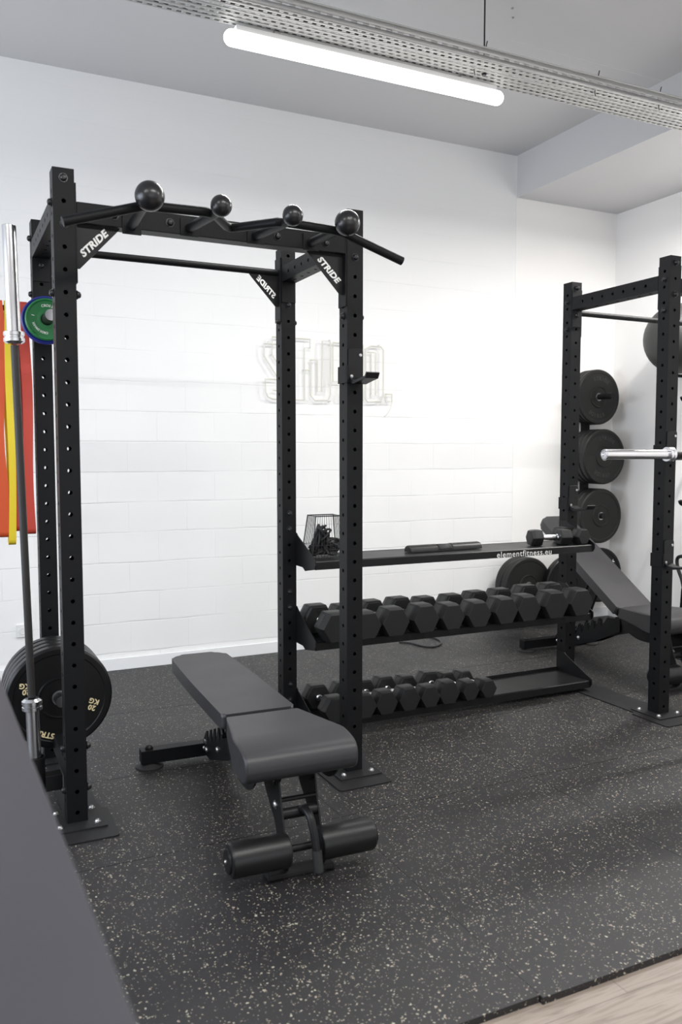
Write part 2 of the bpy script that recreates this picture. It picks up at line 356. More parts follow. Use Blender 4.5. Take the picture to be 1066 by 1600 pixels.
def holed_side(bm, o, u, v, n, w, Ls, cells, r, th, nseg=12):
    # flat wall of a square tube with a row of round holes: o corner, u across, v along, n outward
    o, u, v, n = Vector(o), Vector(u), Vector(v), Vector(n)
    def quad(a, b):
        for k, off in ((0, 0.0), (1, -th)):
            vs = [bm.verts.new(o + u * x + v * y + n * off) for x, y in ((0, a), (w, a), (w, b), (0, b))]
            bm.faces.new(vs)
    prev = 0.0
    for c, h in cells:
        a, b = c - h, c + h
        if a - prev > 1e-5: quad(prev, a)
        rings = []
        for off in (0.0, -th):
            cor = [bm.verts.new(o + u * x + v * y + n * off) for x, y in ((w, c + h), (0, c + h), (0, c - h), (w, c - h))]
            ci = [bm.verts.new(o + u * (w / 2 + r * math.cos(t)) + v * (c + r * math.sin(t)) + n * off) for t in [PI / 4 + 2 * PI * i / nseg for i in range(nseg)]]
            q = nseg // 4
            for s in range(4):
                arc = [ci[(s * q + k) % nseg] for k in range(q + 1)]
                bm.faces.new([cor[s], cor[(s + 1) % 4]] + arc[::-1])
            rings.append(ci)
        for i in range(nseg):
            bm.faces.new((rings[0][i], rings[0][(i + 1) % nseg], rings[1][(i + 1) % nseg], rings[1][i]))
        prev = b
    if Ls - prev > 1e-5: quad(prev, Ls)
def square_tube(bm, x0, y0, z0, W, L, axis, holes, r=0.0083, th=0.003, sides='xyz', shift=0.0):
    # square tube of side W running along axis from (x0,y0,z0); holes on all side walls named
    A = {'z': Vector((0, 0, 1)), 'y': Vector((0, 1, 0)), 'x': Vector((1, 0, 0))}
    v = A[axis]; cr = {'z': (A['x'], A['y']), 'y': (A['x'], A['z']), 'x': (A['y'], A['z'])}[axis]
    o = Vector((x0, y0, z0)); a, b = cr
    names = {'z': ('y', 'x'), 'y': ('z', 'x'), 'x': ('z', 'y')}[axis]
    for (u, n, nm) in ((a, b, names[0]), (b, a, names[1])):
        cells = ([(h + (shift if nm == 'x' else 0), c) for h, c in holes] if nm in sides else [])
        cells = [q for q in cells if q[0] + q[1] < L]
        holed_side(bm, o, u, v, -n, W, L, cells, r, th)
        holed_side(bm, o + n * W, u, v, n, W, L, cells, r, th)
    # end caps
    for off in (0, L):
        bm.faces.new([bm.verts.new(o + v * off + p) for p in (a * 0, a * W, a * W + b * W, b * W)])

# ------------------------------------------------------------------ setting
YW, XR, XL, YB, ZC = 2.24, 4.81, -3.5, -6.5, 3.73
bm = NB(); box(bm, XL - .1, XR + .1, YB - .1, YW + .1, -0.14, -0.02)
struct('floor', bm, M_WOOD, 'pale wood-look plank floor')
# rubber tiles, 8 mm above... each row a mat edge with interlocking steps
def mat_tiles():
    xs = [-3.45, -1.93, -0.30, 0.965, 1.89, 2.86, 3.82, 4.81]
    ys = [-1.55, -0.37, 0.395, 1.30, 2.24]
    k = 0
    for i in range(len(xs) - 1):
        for j in range(len(ys) - 1):
            b2 = NB(); g = 0.0011
            y0 = ys[j] - (0.012 if j == 0 and i >= 3 else 0) + (0.0 if j else 0)
            box(b2, xs[i] + .0003, xs[i + 1] - .0003, y0 + g, ys[j + 1] - g, -0.02, 0.0, 0.0012)
            nm = 'floor_mat' if k == 0 else 'floor_mat.%03d' % k
            o = obj('floor_mat', b2, M_MAT); o['kind'] = 'structure'
            k += 1
mat_tiles()
bm = NB(); box(bm, XL, 3.765, YW, YW + .12, -.02, ZC)
struct('wall_back', bm, M_BLOCK, 'white painted block wall behind the racks')
bm = NB(); box(bm, 3.765, XR + .12, YW - 0.003, YW + .12, -.02, ZC)
struct('wall_back_pier', bm, M_PLASTER, 'smooth white plastered end of the back wall')
bm = NB(); box(bm, XR, XR + .12, YB, YW - 0.003, -.02, ZC); struct('wall_right', bm, M_PLASTER, 'white right wall')
bm = NB()
wy0, wy1, wz0, wz1 = -1.8, 1.4, 0.9, 2.6
box(bm, XL - .12, XL, YB, wy0, -.02, ZC); box(bm, XL - .12, XL, wy1, YW + .12, -.02, ZC)
box(bm, XL - .12, XL, wy0, wy1, -.02, wz0); box(bm, XL - .12, XL, wy0, wy1, wz1, ZC)
struct('wall_left', bm, M_PLASTER, 'white left wall with window')
bm = NB()
box(bm, XL, -2.0, YB - .12, YB, -.02, ZC); box(bm, 3.2, XR, YB - .12, YB, -.02, ZC)
box(bm, -2.0, 3.2, YB - .12, YB, -.02, 0.3); box(bm, -2.0, 3.2, YB - .12, YB, 2.7, ZC)
struct('wall_front', bm, M_PLASTER, 'white street side wall with shop window')
def window(name, pts, axis, n):
    bm = NB(); (a0, a1, z0, z1, p) = pts
    t = 0.05
    def bx(u0, u1, v0, v1):
        if axis == 'x': box(bm, p - .05, p + .0, u0, u1, v0, v1)
        else: box(bm, u0, u1, p - .05, p + .0, v0, v1)
    bx(a0, a1, z0, z0 + t); bx(a0, a1, z1 - t, z1); bx(a0, a0 + t, z0 + t, z1 - t); bx(a1 - t, a1, z0 + t, z1 - t)
    for i in range(1, n):
        u = a0 + (a1 - a0) * i / n; bx(u - t / 2, u + t / 2, z0 + t, z1 - t)
    return struct(name, bm, M_BASE)
window('window_1', (wy0, wy1, wz0, wz1, XL - .05), 'x', 3)
window('window_2', (-2.0, 3.2, 0.3, 2.7, YB - .05), 'y', 4)
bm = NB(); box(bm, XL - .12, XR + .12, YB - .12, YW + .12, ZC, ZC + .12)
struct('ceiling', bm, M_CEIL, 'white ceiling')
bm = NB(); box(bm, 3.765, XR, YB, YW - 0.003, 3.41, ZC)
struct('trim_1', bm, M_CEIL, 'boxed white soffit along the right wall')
bm = NB(); box(bm, XL, XR, YW - .018, YW - 0.003, 0.0, 0.078, 0.003); struct('baseboard_back', bm, M_BASE, 'white baseboard')
bm = NB(); box(bm, XR - .015, XR, -1.5, YW - .018, 0.0, 0.078, 0.003); struct('baseboard_right', bm, M_BASE, 'white baseboard')
bm = NB()
for x, y in ((2.385, .5), (2.445, .576)): lathe(bm, (x, y, ZC), (0, 0, -1), [(0, .007), (.006, .007), (.012, 0)], 10)
o = obj('ceiling_screw', bm, M_ZINC); tag(o, 'pair of small screw anchors left in the white ceiling', 'screw', kind='stuff')
# narrow seam line in the ceiling boards
bm = NB(); box(bm, 2.6, 3.765, 0.778, 0.782, ZC - 0.0015, ZC); struct('trim_2', bm, M_PLASTIC, 'thin ceiling joint')
# wall socket
t = thing('wall_socket', 'small white wall socket low on the block wall behind the left bumper plates', 'socket', (0.045, YW, 0.31))
bm = NB(); box(bm, -.04, .04, -.012, 0, -.04, .04, .003); obj('cover_plate', bm, M_PLASTIC, t)
bm = NB(); lathe(bm, (0, -.0125, 0), (0, -1, 0), [(0, .022), (.003, .021), (.003, .018), (.0015, .017), (.0015, 0)], 20); obj('socket_well', bm, M_PLASTIC, t)

# ------------------------------------------------------------------ cable tray and lamps
TY0, TY1, TZ = 0.262, 0.482, 3.30
def cable_tray():
    t = thing('cable_tray', 'long perforated galvanised cable tray hung below the ceiling', 'cable tray', (0, 0, 0))
    X0, X1 = -3.3, XR - 0.02
    bm = NB()
    # bottom with staggered slots: rows of slots cut as gaps between strips
    rows = 7; W = TY1 - TY0; pitch = 0.042; slot = 0.022; rh = W / rows; sh = 0.0125
    def sheet(a0, a1, b0, b1, fn):
        vs = [bm.verts.new(fn(*q)) for q in ((a0, b0), (a1, b0), (a1, b1), (a0, b1))]; bm.faces.new(vs)
    flat = lambda a, b: (a, b, TZ)
    y = TY0
    for r in range(rows):
        yc = TY0 + rh * (r + .5)
        sheet(X0, X1, y, yc - sh / 2, flat); y = yc + sh / 2
        x = X0 + (pitch / 2 if r % 2 else 0)
        if x > X0: sheet(X0, x, yc - sh / 2, y, flat)
        while x < X1:
            sheet(x, min(x + pitch - slot, X1), yc - sh / 2, y, flat); x += pitch
    sheet(X0, X1, y, TY1, flat)
    for yy, s in ((TY0, -1), (TY1, 1)):
        side = lambda a, b, yy=yy: (a, yy, b)
        sheet(X0, X1, TZ, TZ + .022, side); sheet(X0, X1, TZ + .030, TZ + .058, side)
        x = X0
        while x < X1:
            sheet(x, min(x + .03, X1), TZ + .022, TZ + .030, side); x += .06
        tube(bm, [(X0, yy, TZ + .06), (X1, yy, TZ + .06)], .004, 8)
    ob = obj('tray_channel', bm, M_GALV, t)
    md = ob.modifiers.new('thickness', 'SOLIDIFY'); md.thickness = 0.0015
    for x in (-1.1, 2.124):
        bm = NB(); tube(bm, [(x, .38, TZ - .004), (x, .38, ZC)], .004, 8); cyl(bm, (x, .38, TZ - .01), (x, .38, TZ - .001), .012, 6)
        obj('hanger_rod', bm, M_WIRE, t)
    # cables lying in the tray
    for k, (yy, m) in enumerate(((.30, M_PLASTIC), (.33, M_WIRE), (.42, M_PLASTIC), (.455, M_WIRE))):
        pts = [(X0 + .1 + i * .38, yy + random.uniform(-.008, .008), TZ + .008) for i in range(21)]
        bm = NB(); tube(bm, smooth_path(pts, 3), .006, 8); obj('cable', bm, m, t)
    for x, yy in ((2.76, .285), (2.05, .36), (3.2, .27)):
        bm = NB(); tube(bm, [(x, yy, TZ + .004), (x + .002, yy, TZ - .018), (x + .006, yy, TZ - .03)], .0022, 6)
        obj('cable_tie', bm, M_WIRE, t)
        bm = NB(); tube(bm, [(x, TY0, TZ + .062), (x + .006, TY0 - .002, TZ + .09)], .0025, 6); obj('cable_tie', bm, M_WIRE, t)
    return t
cable_tray()
def lamp(x0, L, y, z, label):
    t = thing('linear_lamp', label, 'lamp', (x0, y, z), 0, 'linear ceiling lamps')
    r = .036
    bm = NB()
    prof = []
    n = 10
    for i in range(n + 1): a = PI / 2 * i / n; prof.append((r * (1 - math.cos(a)), r * math.sin(a) if i else 0))
    for i in range(n + 1): a = PI / 2 * i / n; prof.append((L - r * (1 - math.sin(a)) , r * math.cos(a) if i < n else 0))
    lathe(bm, (0, 0, 0), (1, 0, 0), prof, 24); obj('tube_diffuser', bm, M_TUBE, t)
    bm = NB(); box(bm, .05, L - .05, -.022, .022, .028, .052, .003); obj('lamp_housing', bm, M_PLASTIC, t)
    for x in (.25, L - .25):
        bm = NB(); box(bm, x - .015, x + .015, -.012, .012, .05, .068); obj('mounting_clip', bm, M_ZINC, t)
    # the lamp throws its light downwards from the underside of the diffuser
    a = area('lamp_light', (x0 + L / 2, y, z - r - .002), (0, 0, 0), L - .06, .05, (LAMP_RIGHT_W if x0 > 3 else LAMP_W) if y > 0 else LAMP_ADDED_W, (1.0, 0.985, 0.955))
    return t
lamp(.79, 1.50, .45, TZ - .07, 'glowing white linear lamp under the perforated cable tray')
lamp(3.62, 1.16, .45, TZ - .07, 'linear lamp under the right end of the cable tray, out of frame')
# unseen lamp row, added to light the posts and back wall from the front
t = thing('added_lamp_rail', 'suspended metal rail of the added unseen lamp row', 'rail', (0, 0, 0))
bm = NB(); box(bm, -2.6, 4.4, -2.43, -2.37, 3.368, 3.395); obj('rail_channel', bm, M_GALV, t)
for x in (-2.2, 1.0, 4.0):
    bm = NB(); cyl(bm, (x, -2.4, 3.395), (x, -2.4, ZC), .004, 8); obj('hanger_rod', bm, M_WIRE, t)
lamp(-2.3, 1.5, -2.4, 3.30, 'left lamp of the added unseen row'); lamp(.15, 1.5, -2.4, 3.30, 'middle lamp of the added unseen row'); lamp(2.6, 1.5, -2.4, 3.30, 'right lamp of the added unseen row')

# ------------------------------------------------------------------ racks
W = 0.075; ZB = 0.012; H = 2.409; S = 0.080625; H0 = 0.0357
W1 = 1.171875; W2 = 1.85915625; D = 0.74071875
X6 = W1 + W2
hole_z = [H0 + S * k for k in range(30)]
bm = NB(); square_tube(bm, 0, 0, 0, W, H, 'z', [(h, S * .43) for h in hole_z], shift=S / 2)
me_up = bpy.data.meshes.new('upright'); bmesh.ops.recalc_face_normals(bm, faces=bm.faces); bm.to_mesh(me_up); bm.free(); me_up.materials.append(M_STEEL)
def upright(parent, x, y):
    o = bpy.data.objects.new('upright', me_up); C.objects.link(o); o.location = (x, y, ZB); o.parent = parent
    # foot plate under the post with four bolts
    bm = NB(); a = 0.062
    prism(bm, round_poly([(-a, -a - .01), (W + a, -a - .01), (W + a, W + a), (-a, W + a)], .004, 2), XY, -.006, -.0002)
    f = obj('foot_plate', bm, M_PLATE, o)
    for bx_, by_ in ((-.03, -.03), (W + .03, -.03), (W + .03, W + .03), (-.03, W + .03)):
        bm = NB(); bolt(bm, (bx_, by_, -.0002), (0, 0, 1), .010, .012); obj('foot_bolt', bm, M_ZINC, o)
    return o
def bolts(parent, lst):
    for p, d, r in lst:
        bm = NB(); bolt(bm, p, d, r, r * 1.25); obj('bolt', bm, M_BOLT, parent)
def floor_plate(parent, x0, x1, y0, y1, notch=True):
    bm = NB()
    pts = [(x0, y0), (x1, y0), (x1, y0 + .26), (x1 - .03, y0 + .28), (x1 - .03, y1 - .28), (x1, y1 - .26), (x1, y1), (x0, y1), (x0, y1 - .24), (x0 + .028, y1 - .26), (x0 + .028, y0 + .26), (x0, y0 + .24)]
    rr = [.02, .02, 0, 0, 0, 0, .02, .02, 0, 0, 0, 0]
    prism(bm, round_poly(pts, rr, 3), XY, 0.0003, .0058); return obj('floor_plate', bm, M_PLATE, parent)
def side_beam(parent, x, z0=2.243):
    y0, y1 = W + .006, D - .006; L = y1 - y0
    n = int((L - .06) / S); first = (L - (n - 1) * S) / 2
    bm = NB(); square_tube(bm, x, y0, z0, W, L, 'y', [(first + k * S, S * .43) for k in range(n)])
    o = obj('side_beam', bm, M_STEEL, parent)
    for yy, d in ((W + .0003, 1), (D - .0003, -1)):
        bm = NB(); box(bm, x + .001, x + W - .001, min(yy, yy + d * .006), max(yy, yy + d * .006), z0 - .10, z0 + .12, .001)
        obj('end_plate', bm, M_STEEL, o)
    return o
def gusset(parent, x0, dx, y, zt, mirror=False, size=.165, name='gusset'):
    # triangular corner plate welded beside a post; dx = +1 reaches towards +X
    bm = NB(); pts = [(x0, zt), (x0 + dx * size, zt), (x0 + dx * (size - .012), zt - .014), (x0 + dx * .012, zt - size), (x0, zt - size)]
    prism(bm, pts, XZ, y, y + .005); g = obj(name, bm, M_STEEL2, parent)
    # cut-out name along the slanted edge, reads the same through the plate
    mid = Vector((x0 + dx * size * .40, 0, zt - size * .40))
    if dx > 0: ux = Vector((1, 0, 1)).normalized()
    else: ux = Vector((1, 0, -1)).normalized()
    uy = Vector((0, -1, 0)).cross(ux) * 1.0
    uy = Vector((0, 0, 0)) + (Vector((-ux.z, 0, ux.x)))
    if not mirror:
        mt = basis((mid.x, y - .0008, mid.z), ux, uy, (0, -1, 0))
    else:
        mt = basis((mid.x, y - .0008, mid.z), -ux, uy, (0, -1, 0))
    text_obj('stride_lettering', 'STRIDE', M_WHITEP, g, mt, .036, .0006, .0016, 0.2, 1.04, sx=1.08)['label'] = 'white STRIDE lettering'
    return g
def side_plate(parent, x, d, y0, z0, z1):
    bm = NB(); box(bm, min(x, x + d * .006), max(x, x + d * .006), y0 + .002, y0 + W - .002, z0, z1, .001); return obj('bracket_plate', bm, M_STEEL, parent)

def jcup(label, x, z, y=0.0, group='j-cups on the racks'):
    # x: left side of post, z: height of the plate's lower edge on the front of the post
    t = thing('j_cup', label, 'j-cup', (x, y, z), 0, group)
    bm = NB()
    prism(bm, round_poly([(0.004, 0), (W - .002, 0), (W - .002, .145), (.004, .145)], [.004, .012, .014, .014], 3), XZ, -.0065, -.0008, .0008, 1)
    obj('face_plate', bm, M_STEEL2, t)
    bm = NB(); box(bm, -.006, -.0005, -.012, W + .004, .0, .072, .001)
    box(bm, -.006, .006, -.0068, -.0008, .0, .072, .001); obj('side_bracket', bm, M_STEEL, t)
    bm = NB()
    prof = [(-.0066, .0), (-.045, -.008), (-.062, -.004), (-.150, .008), (-.164, .030), (-.157, .034), (-.146, .017), (-.060, .007), (-.030, .010), (-.0066, .022)]
    prism(bm, prof, YZ, .008, W - .006, .0012, 1); obj('bar_rest', bm, M_STEEL2, t)
    for dx, dz in ((.060, .118), (.018, .028)):
        bm = NB(); bolt(bm, (dx, -.0064, dz), (0, -1, 0), .0055, .004); obj('rivet', bm, M_ZINC, t)
    return t

# left power rack
rack = thing('power_rack', 'tall black four-post power rack with ball-grip pull-up beam, left in the room', 'power rack')
ups = {}
for k, (x, y) in dict(P1=(0, 0), P2=(0, D), P3=(W1, 0), P4=(W1, D)).items(): ups[k] = upright(rack, x, y)
floor_plate(rack, -.03, .165, -.162, D + .24); floor_plate(rack, 1.062, 1.312, -.162, D + .24)
ZBM = 2.243
side_beam(rack, 0, ZBM + .012); side_beam(rack, W1, ZBM + .012)
# front beam between P1 and P3
bm = NB(); box(bm, W + .0065, W1 - .0065, .0015, W - .0015, 2.235, 2.31, .004); fb = obj('front_beam', bm, M_STEEL, rack)
side_plate(rack, W + .0003, 1, 0, 2.02, 2.375); side_plate(rack, W1 - .0003, -1, 0, 2.02, 2.375)
gusset(rack, W + .0065, 1, .030, 2.2345, size=.158); gusset(rack, W1 - .0065, -1, .030, 2.2345, size=.165)
bolts(fb, [((.215, .0015, 2.275), (0, -1, 0), .013), ((.423, .0015, 2.274), (0, -1, 0), .013), ((.86, .0015, 2.272), (0, -1, 0), .013), ((1.075, .0015, 2.268), (0, -1, 0), .013)])
# rear pull-up bar between P2 and P4
bm = NB(); cyl(bm, (W + .006, D + .0375, 2.305), (W1 - .006, D + .0375, 2.305), .0165, 24); obj('pull_up_bar', bm, M_STEEL, rack)
side_plate(rack, W + .0003, 1, D, 2.06, 2.375); side_plate(rack, W1 - .0003, -1, D, 2.06, 2.375)
gusset(rack, W1 - .0065, -1, D + .035, 2.288, True, size=.15); gusset(rack, W + .0065, 1, D + .035, 2.288, True, size=.15)
# lower cross members
bm = NB(); box(bm, .002, W - .002, W + .0005, D - .0005, .16, .235, .003); obj('lower_side_beam', bm, M_STEEL, rack)
def post_bolts(o, zs_front=(), zs_left=(), zs_right=(), zinc=False):
    for z in zs_front: bolts(o, [((W / 2, -.0002, z), (0, -1, 0), .013)])
    for z in zs_left: bolts(o, [((-.0002, W / 2, z), (-1, 0, 0), .013)])
    for z in zs_right: bolts(o, [((W + .0065, W / 2, z), (1, 0, 0), .013)])
hz = lambda k: hole_z[29 - k]
post_bolts(ups['P1'], (hz(0), hz(2)), (hz(1) + .0, hz(5)), (hz(1), hz(5)))
post_bolts(ups['P1'], (), (hole_z[1], hole_z[3]), (hole_z[1], hole_z[3]))
post_bolts(ups['P2'], (hz(2),), (hz(1) + S / 2, hz(4) + S / 2), ())
post_bolts(ups['P3'], (hz(0), hz(3) + S), (), (hz(5) + .0, hz(1)))
post_bolts(ups['P3'], (), (hz(5),), ())
post_bolts(ups['P4'], (hz(1), hz(3)), (hz(1), hz(4)), (hz(4),))
post_bolts(ups['P4'], (hole_z[13] , hole_z[12], hole_z[8], hole_z[7], hole_z[2], hole_z[1]), (), ())
# ball-grip pull-up unit in front of the front beam
gp = obj('grip_tube', (lambda b: (tube(b, [(-.010, -.31, 2.150), (.245, -.305, 2.232), (.285, -.30, 2.238), (.47, -.30, 2.243), (.505, -.292, 2.243), (.60, -.135, 2.250), (.623, -.12, 2.250), (.646, -.135, 2.250), (.745, -.292, 2.243), (.78, -.30, 2.243), (.965, -.30, 2.238), (1.00, -.305, 2.232), (1.258, -.31, 2.150)], .0165, 20), b)[1])(NB()), M_STEEL, rack)
for x, xb, zb, r in ((.258, .278, 2.245, .049), (.503, .497, 2.262, .037), (.768, .765, 2.262, .037), (.985, 1.005, 2.262, .047)):
    bm = NB(); sphere(bm, (x, -.38, 2.247), r); g = obj('ball_grip', bm, M_BALLG, gp)
    bm = NB(); tube(bm, [(x, -.36, 2.246), (x, -.305, 2.240), (xb, -.0005, zb)], .0175, 18)
    bm.verts.ensure_lookup_table(); obj('standoff', bm, M_STEEL, gp)
    bm = NB(); box(bm, xb - .035, xb + .035, -.005, .0012, zb - .032, zb + .035, .001); obj('standoff_plate', bm, M_STEEL, gp)
# peg with small plates on the rear left post, and low peg for the bumpers
def peg(parent, x, z, y0, L, r=.024, cap=True):
    bm = NB(); cyl(bm, (x, y0, z), (x, y0 - L, z), r, 28); o = obj('weight_peg', bm, M_STEEL2, parent)
    bm = NB(); cyl(bm, (x, y0 - L - .003, z), (x, y0 - L, z), r * .97, 28); obj('peg_end_cap', bm, M_CHROME if cap else M_STEEL2, o)
    return o
peg(rack, .0375, 1.967, D - .0003, .30)
peg(rack, .030, .388, D - .0003, .42, .0245)
# band peg on the left face of P2
bm = NB(); cyl(bm, (-.0003, D + .0375, 2.036), (-.235, D + .0375, 2.036), .0125, 20); lathe(bm, (-.235, D + .0375, 2.036), (-1, 0, 0), [(-.004, .02), (.004, .02), (.004, 0)], 20)
obj('band_peg', bm, M_STEEL2, rack)
# vertical bar holder beside the front left post
BX, BY = -.092, .150
bm = NB(); lathe(bm, (BX, BY, .030), (0, 0, 1), [(0, .034), (.205, .034), (.205, .030), (.004, .030), (.004, 0), (0, 0)], 28)
hold = obj('bar_holder', bm, M_STEEL2, rack)
bm = NB(); box(bm, BX + .030, .001, BY - .03, BY + .03, .10, .16, .002); obj('holder_arm', bm, M_STEEL2, hold)
bm = NB(); box(bm, BX - .04, BX + .04, BY - .04, BY + .04, .006, .031, .002); obj('holder_base', bm, M_STEEL2, hold)

# right rack
rackR = thing('power_rack', 'black power rack at the right edge, behind the second bench', 'power rack', (0, 0, 0))
P5 = upright(rackR, X6, D); P6 = upright(rackR, X6, 0)
XR2 = X6 + 1.172
floor_plate(rackR, 2.922, 3.172, -.162, D + .24)
side_beam(rackR, X6, ZBM + .012)
bm = NB(); cyl(bm, (X6 + W + .006, D + .0375, 2.247), (XR2 - .006, D + .0375, 2.247), .0165, 24); obj('pull_up_bar', bm, M_STEEL, rackR)
for y in (0, D): side_plate(rackR, X6 + W + .0003, 1, y, 2.10, 2.375)
bm = NB(); box(bm, X6 + W + .0065, XR2, .0015, W - .0015, 2.235, 2.31, .004); obj('front_beam', bm, M_STEEL, rackR)
upright(rackR, XR2, 0); upright(rackR, XR2, D)
side_beam(rackR, XR2, ZBM + .012); floor_plate(rackR, XR2 - .09, XR2 + .16, -.162, D + .24)
post_bolts(P6, (hz(0), hz(2)), (hz(1), hz(3)), ()); post_bolts(P5, (hz(0), hz(2)), (hz(1), hz(3)), ())

jcup('black j-cup hooked on the front right post of the left rack', W1, 1.700)
jcup('empty black j-cup low on the front post of the right rack', X6, .800)
jcup('black j-cup on the rear post above the small dumbbells', X6, 1.063, D)
jcup('black j-cup holding the chrome barbell sleeve on the right rack', X6, 1.375)
jcup('black j-cup on the far front post at the other end of the chrome barbell', XR2, 1.375)

# ------------------------------------------------------------------ barbells
def barbell(label, L=2.2, sleeve=.43):
    # local axis +Z, origin at one end
    t = thing('barbell', label, 'barbell')
    bm = NB(); cyl(bm, (0, 0, sleeve + .005), (0, 0, L - sleeve - .005), .0142, 20); obj('shaft', bm, M_BARSHAFT, t)
    for s in (0, 1):
        f = (lambda z: z) if s == 0 else (lambda z: L - z)
        d = (0, 0, 1) if s == 0 else (0, 0, -1)
        bm = NB(); lathe(bm, (0, 0, f(0)), d, [(.004, .0), (.004, .0115), (.001, .013), (.001, .016), (.004, .018), (.004, .021), (0, .0225), (0, .024), (.002, .025), (sleeve - .045, .025), (sleeve - .045, .0)], 32)
        sl = obj('sleeve', bm, M_CHROME, t)
        bm = NB(); lathe(bm, (0, 0, f(sleeve - .045)), d, [(0, .020), (0, .036), (.002, .0375), (.014, .0375), (.016, .034), (.022, .034), (.024, .0375), (.036, .0375), (.038, .035), (.045, .026), (.045, .014)], 32)
        obj('collar', bm, M_CHROME, sl)
    return t
b1 = barbell('upright olympic barbell with chrome sleeves standing beside the left rack')
top = Vector((-.137, .155, 2.235)); bot = Vector((BX, BY, .036)); d = (top - bot).normalized()
b1.rotation_mode = 'QUATERNION'; b1.rotation_quaternion = d.to_track_quat('Z', 'Y'); b1.location = bot
# tape wraps on the shaft
b2 = barbell('horizontal olympic barbell with chrome sleeve resting on the right rack', sleeve=.46)
b2.rotation_mode = 'QUATERNION'; b2.rotation_quaternion = Vector((1, 0, 0)).to_track_quat('Z', 'Y'); b2.location = (2.520, -.095, 1.3975)

# ------------------------------------------------------------------ bumper plates
def plate_mesh(R_, T, hub=.085, lip=.03):
    bm = NB()
    # axis -Y, front face at y = 0, back at y = +T
    pr = [(0, .0262), (0, hub - .008), (-.0035, hub - .004), (-.0035, hub), (.003, hub + .004), (.003, R_ - lip - .004), (0, R_ - lip), (0, R_ - .010), (.006, R_ - .002), (.012, R_),
          (T - .012, R_), (T - .006, R_ - .002), (T, R_ - .010), (T, R_ - lip), (T - .003, R_ - lip - .004), (T - .003, hub + .004), (T, hub), (T, .0262)]
    lathe(bm, (0, 0, 0), (0, 1, 0), pr, 64, closed=True)
    return bm
def bumper(label, loc, R_, T, m, group, prints=None, hubm=M_ZINC, roll=0):
    t = thing('bumper_plate', label, 'weight plate', loc, 0, group)
    obj('plate_body', plate_mesh(R_, T), m, t)
    bm = NB(); lathe(bm, (0, 0, 0), (0, 1, 0), [(-.002, .0255), (-.002, .031), (.003, .033), (T - .003, .033), (T + .001, .031), (T + .001, .0255)], 32, closed=True); obj('hub_ring', bm, hubm, t)
    for (body, ang, rad, size, m2, flip) in (prints or []):
        # text centred at polar angle ang (deg, 90 = top), reading outward
        n = len(body); da = size * .70 / rad
        for i, ch in enumerate(body):
            if ch == ' ': continue
            a = math.radians(ang) + (-(i - (n - 1) / 2) * da if not flip else (i - (n - 1) / 2) * da)
            pos = (rad * math.cos(a), -.0022 if m2 is not M_GREYP else .0018, rad * math.sin(a))
            up = Vector((math.cos(a), 0, math.sin(a))) * (1 if not flip else -1); rt = Vector((up.z, 0, -up.x))
            pos = (pos[0], .0028, pos[2])
            text_obj('lettering', ch, m2, t, basis(pos, rt, up, (0, -1, 0)), size, .0006, size * .02)
    return t
GL = 'bumper plates on the low peg of the left rack'
yy = .385
for k in range(4):
    pr = None
    if k == 0:
        pr = 'custom'
    T = .062
    bo = bumper(['front black bumper plate with cream lettering on the low left peg', 'second black bumper plate on the low left peg', 'third black bumper plate on the low left peg', 'rearmost black bumper plate on the low left peg'][k],
           (.030, yy, .388 - .0015), .215, T - .004, M_BUMPER, GL, None)
    if pr:
        for body, px_, pz_, upa, size in (('20', -.130, .040, 262, .030), ('KG', -.136, .066, 262, .030), ('20', .128, -.058, 248, .030), ('KG', .138, -.032, 248, .030), ('STRIDE', -.075, -.142, 250, .032)):
            a_ = math.radians(upa); up = Vector((math.cos(a_), 0, math.sin(a_))); rt = Vector((up.z, 0, -up.x))
            text_obj('lettering', body, M_GOLD, bo, basis((px_, .0022, pz_), rt, up, (0, -1, 0)), size, .0008, .0010, 0, 1.05)['label'] = 'cream lettering'
    yy += T
# small coloured change plates
def change_plate(label, loc, R_, T, m, prints):
    t = thing('change_plate', label, 'weight plate', loc)
    bm = NB(); lathe(bm, (0, 0, 0), (0, 1, 0), [(0, .0258), (0, R_ * .42), (.004, R_ * .5), (.004, R_ * .86), (0, R_ * .92), (0, R_ - .004), (.004, R_), (T - .004, R_), (T, R_ - .004), (T, .0258)], 48, closed=True)
    obj('plate_body', bm, m, t)
    for body, ang, rad, size in prints:
        n = len(body); da = size * .66 / rad
        for i, ch in enumerate(body):
            a = math.radians(ang) - (i - (n - 1) / 2) * da
            up = Vector((math.cos(a), 0, math.sin(a))); rt = Vector((up.z, 0, -up.x))
            text_obj('lettering', ch, M_WHITEP, t, basis((rad * math.cos(a), .0035, rad * math.sin(a)), rt, up, (0, -1, 0)), size, .0005, .0002)
    return t
change_plate('small green change plate in front on the upper left peg', (.0375 - .001, .560, 1.9665), .088, .024, M_GREEN, [('CROSSMAXX', 68, .057, .015), ('CROSSMAXX', 234, .057, .013), ('1', 166, .057, .017)])
change_plate('blue change plate behind the green one on the upper left peg', (.0375 - .001, .586, 1.9665), .101, .028, M_BLUE, [])

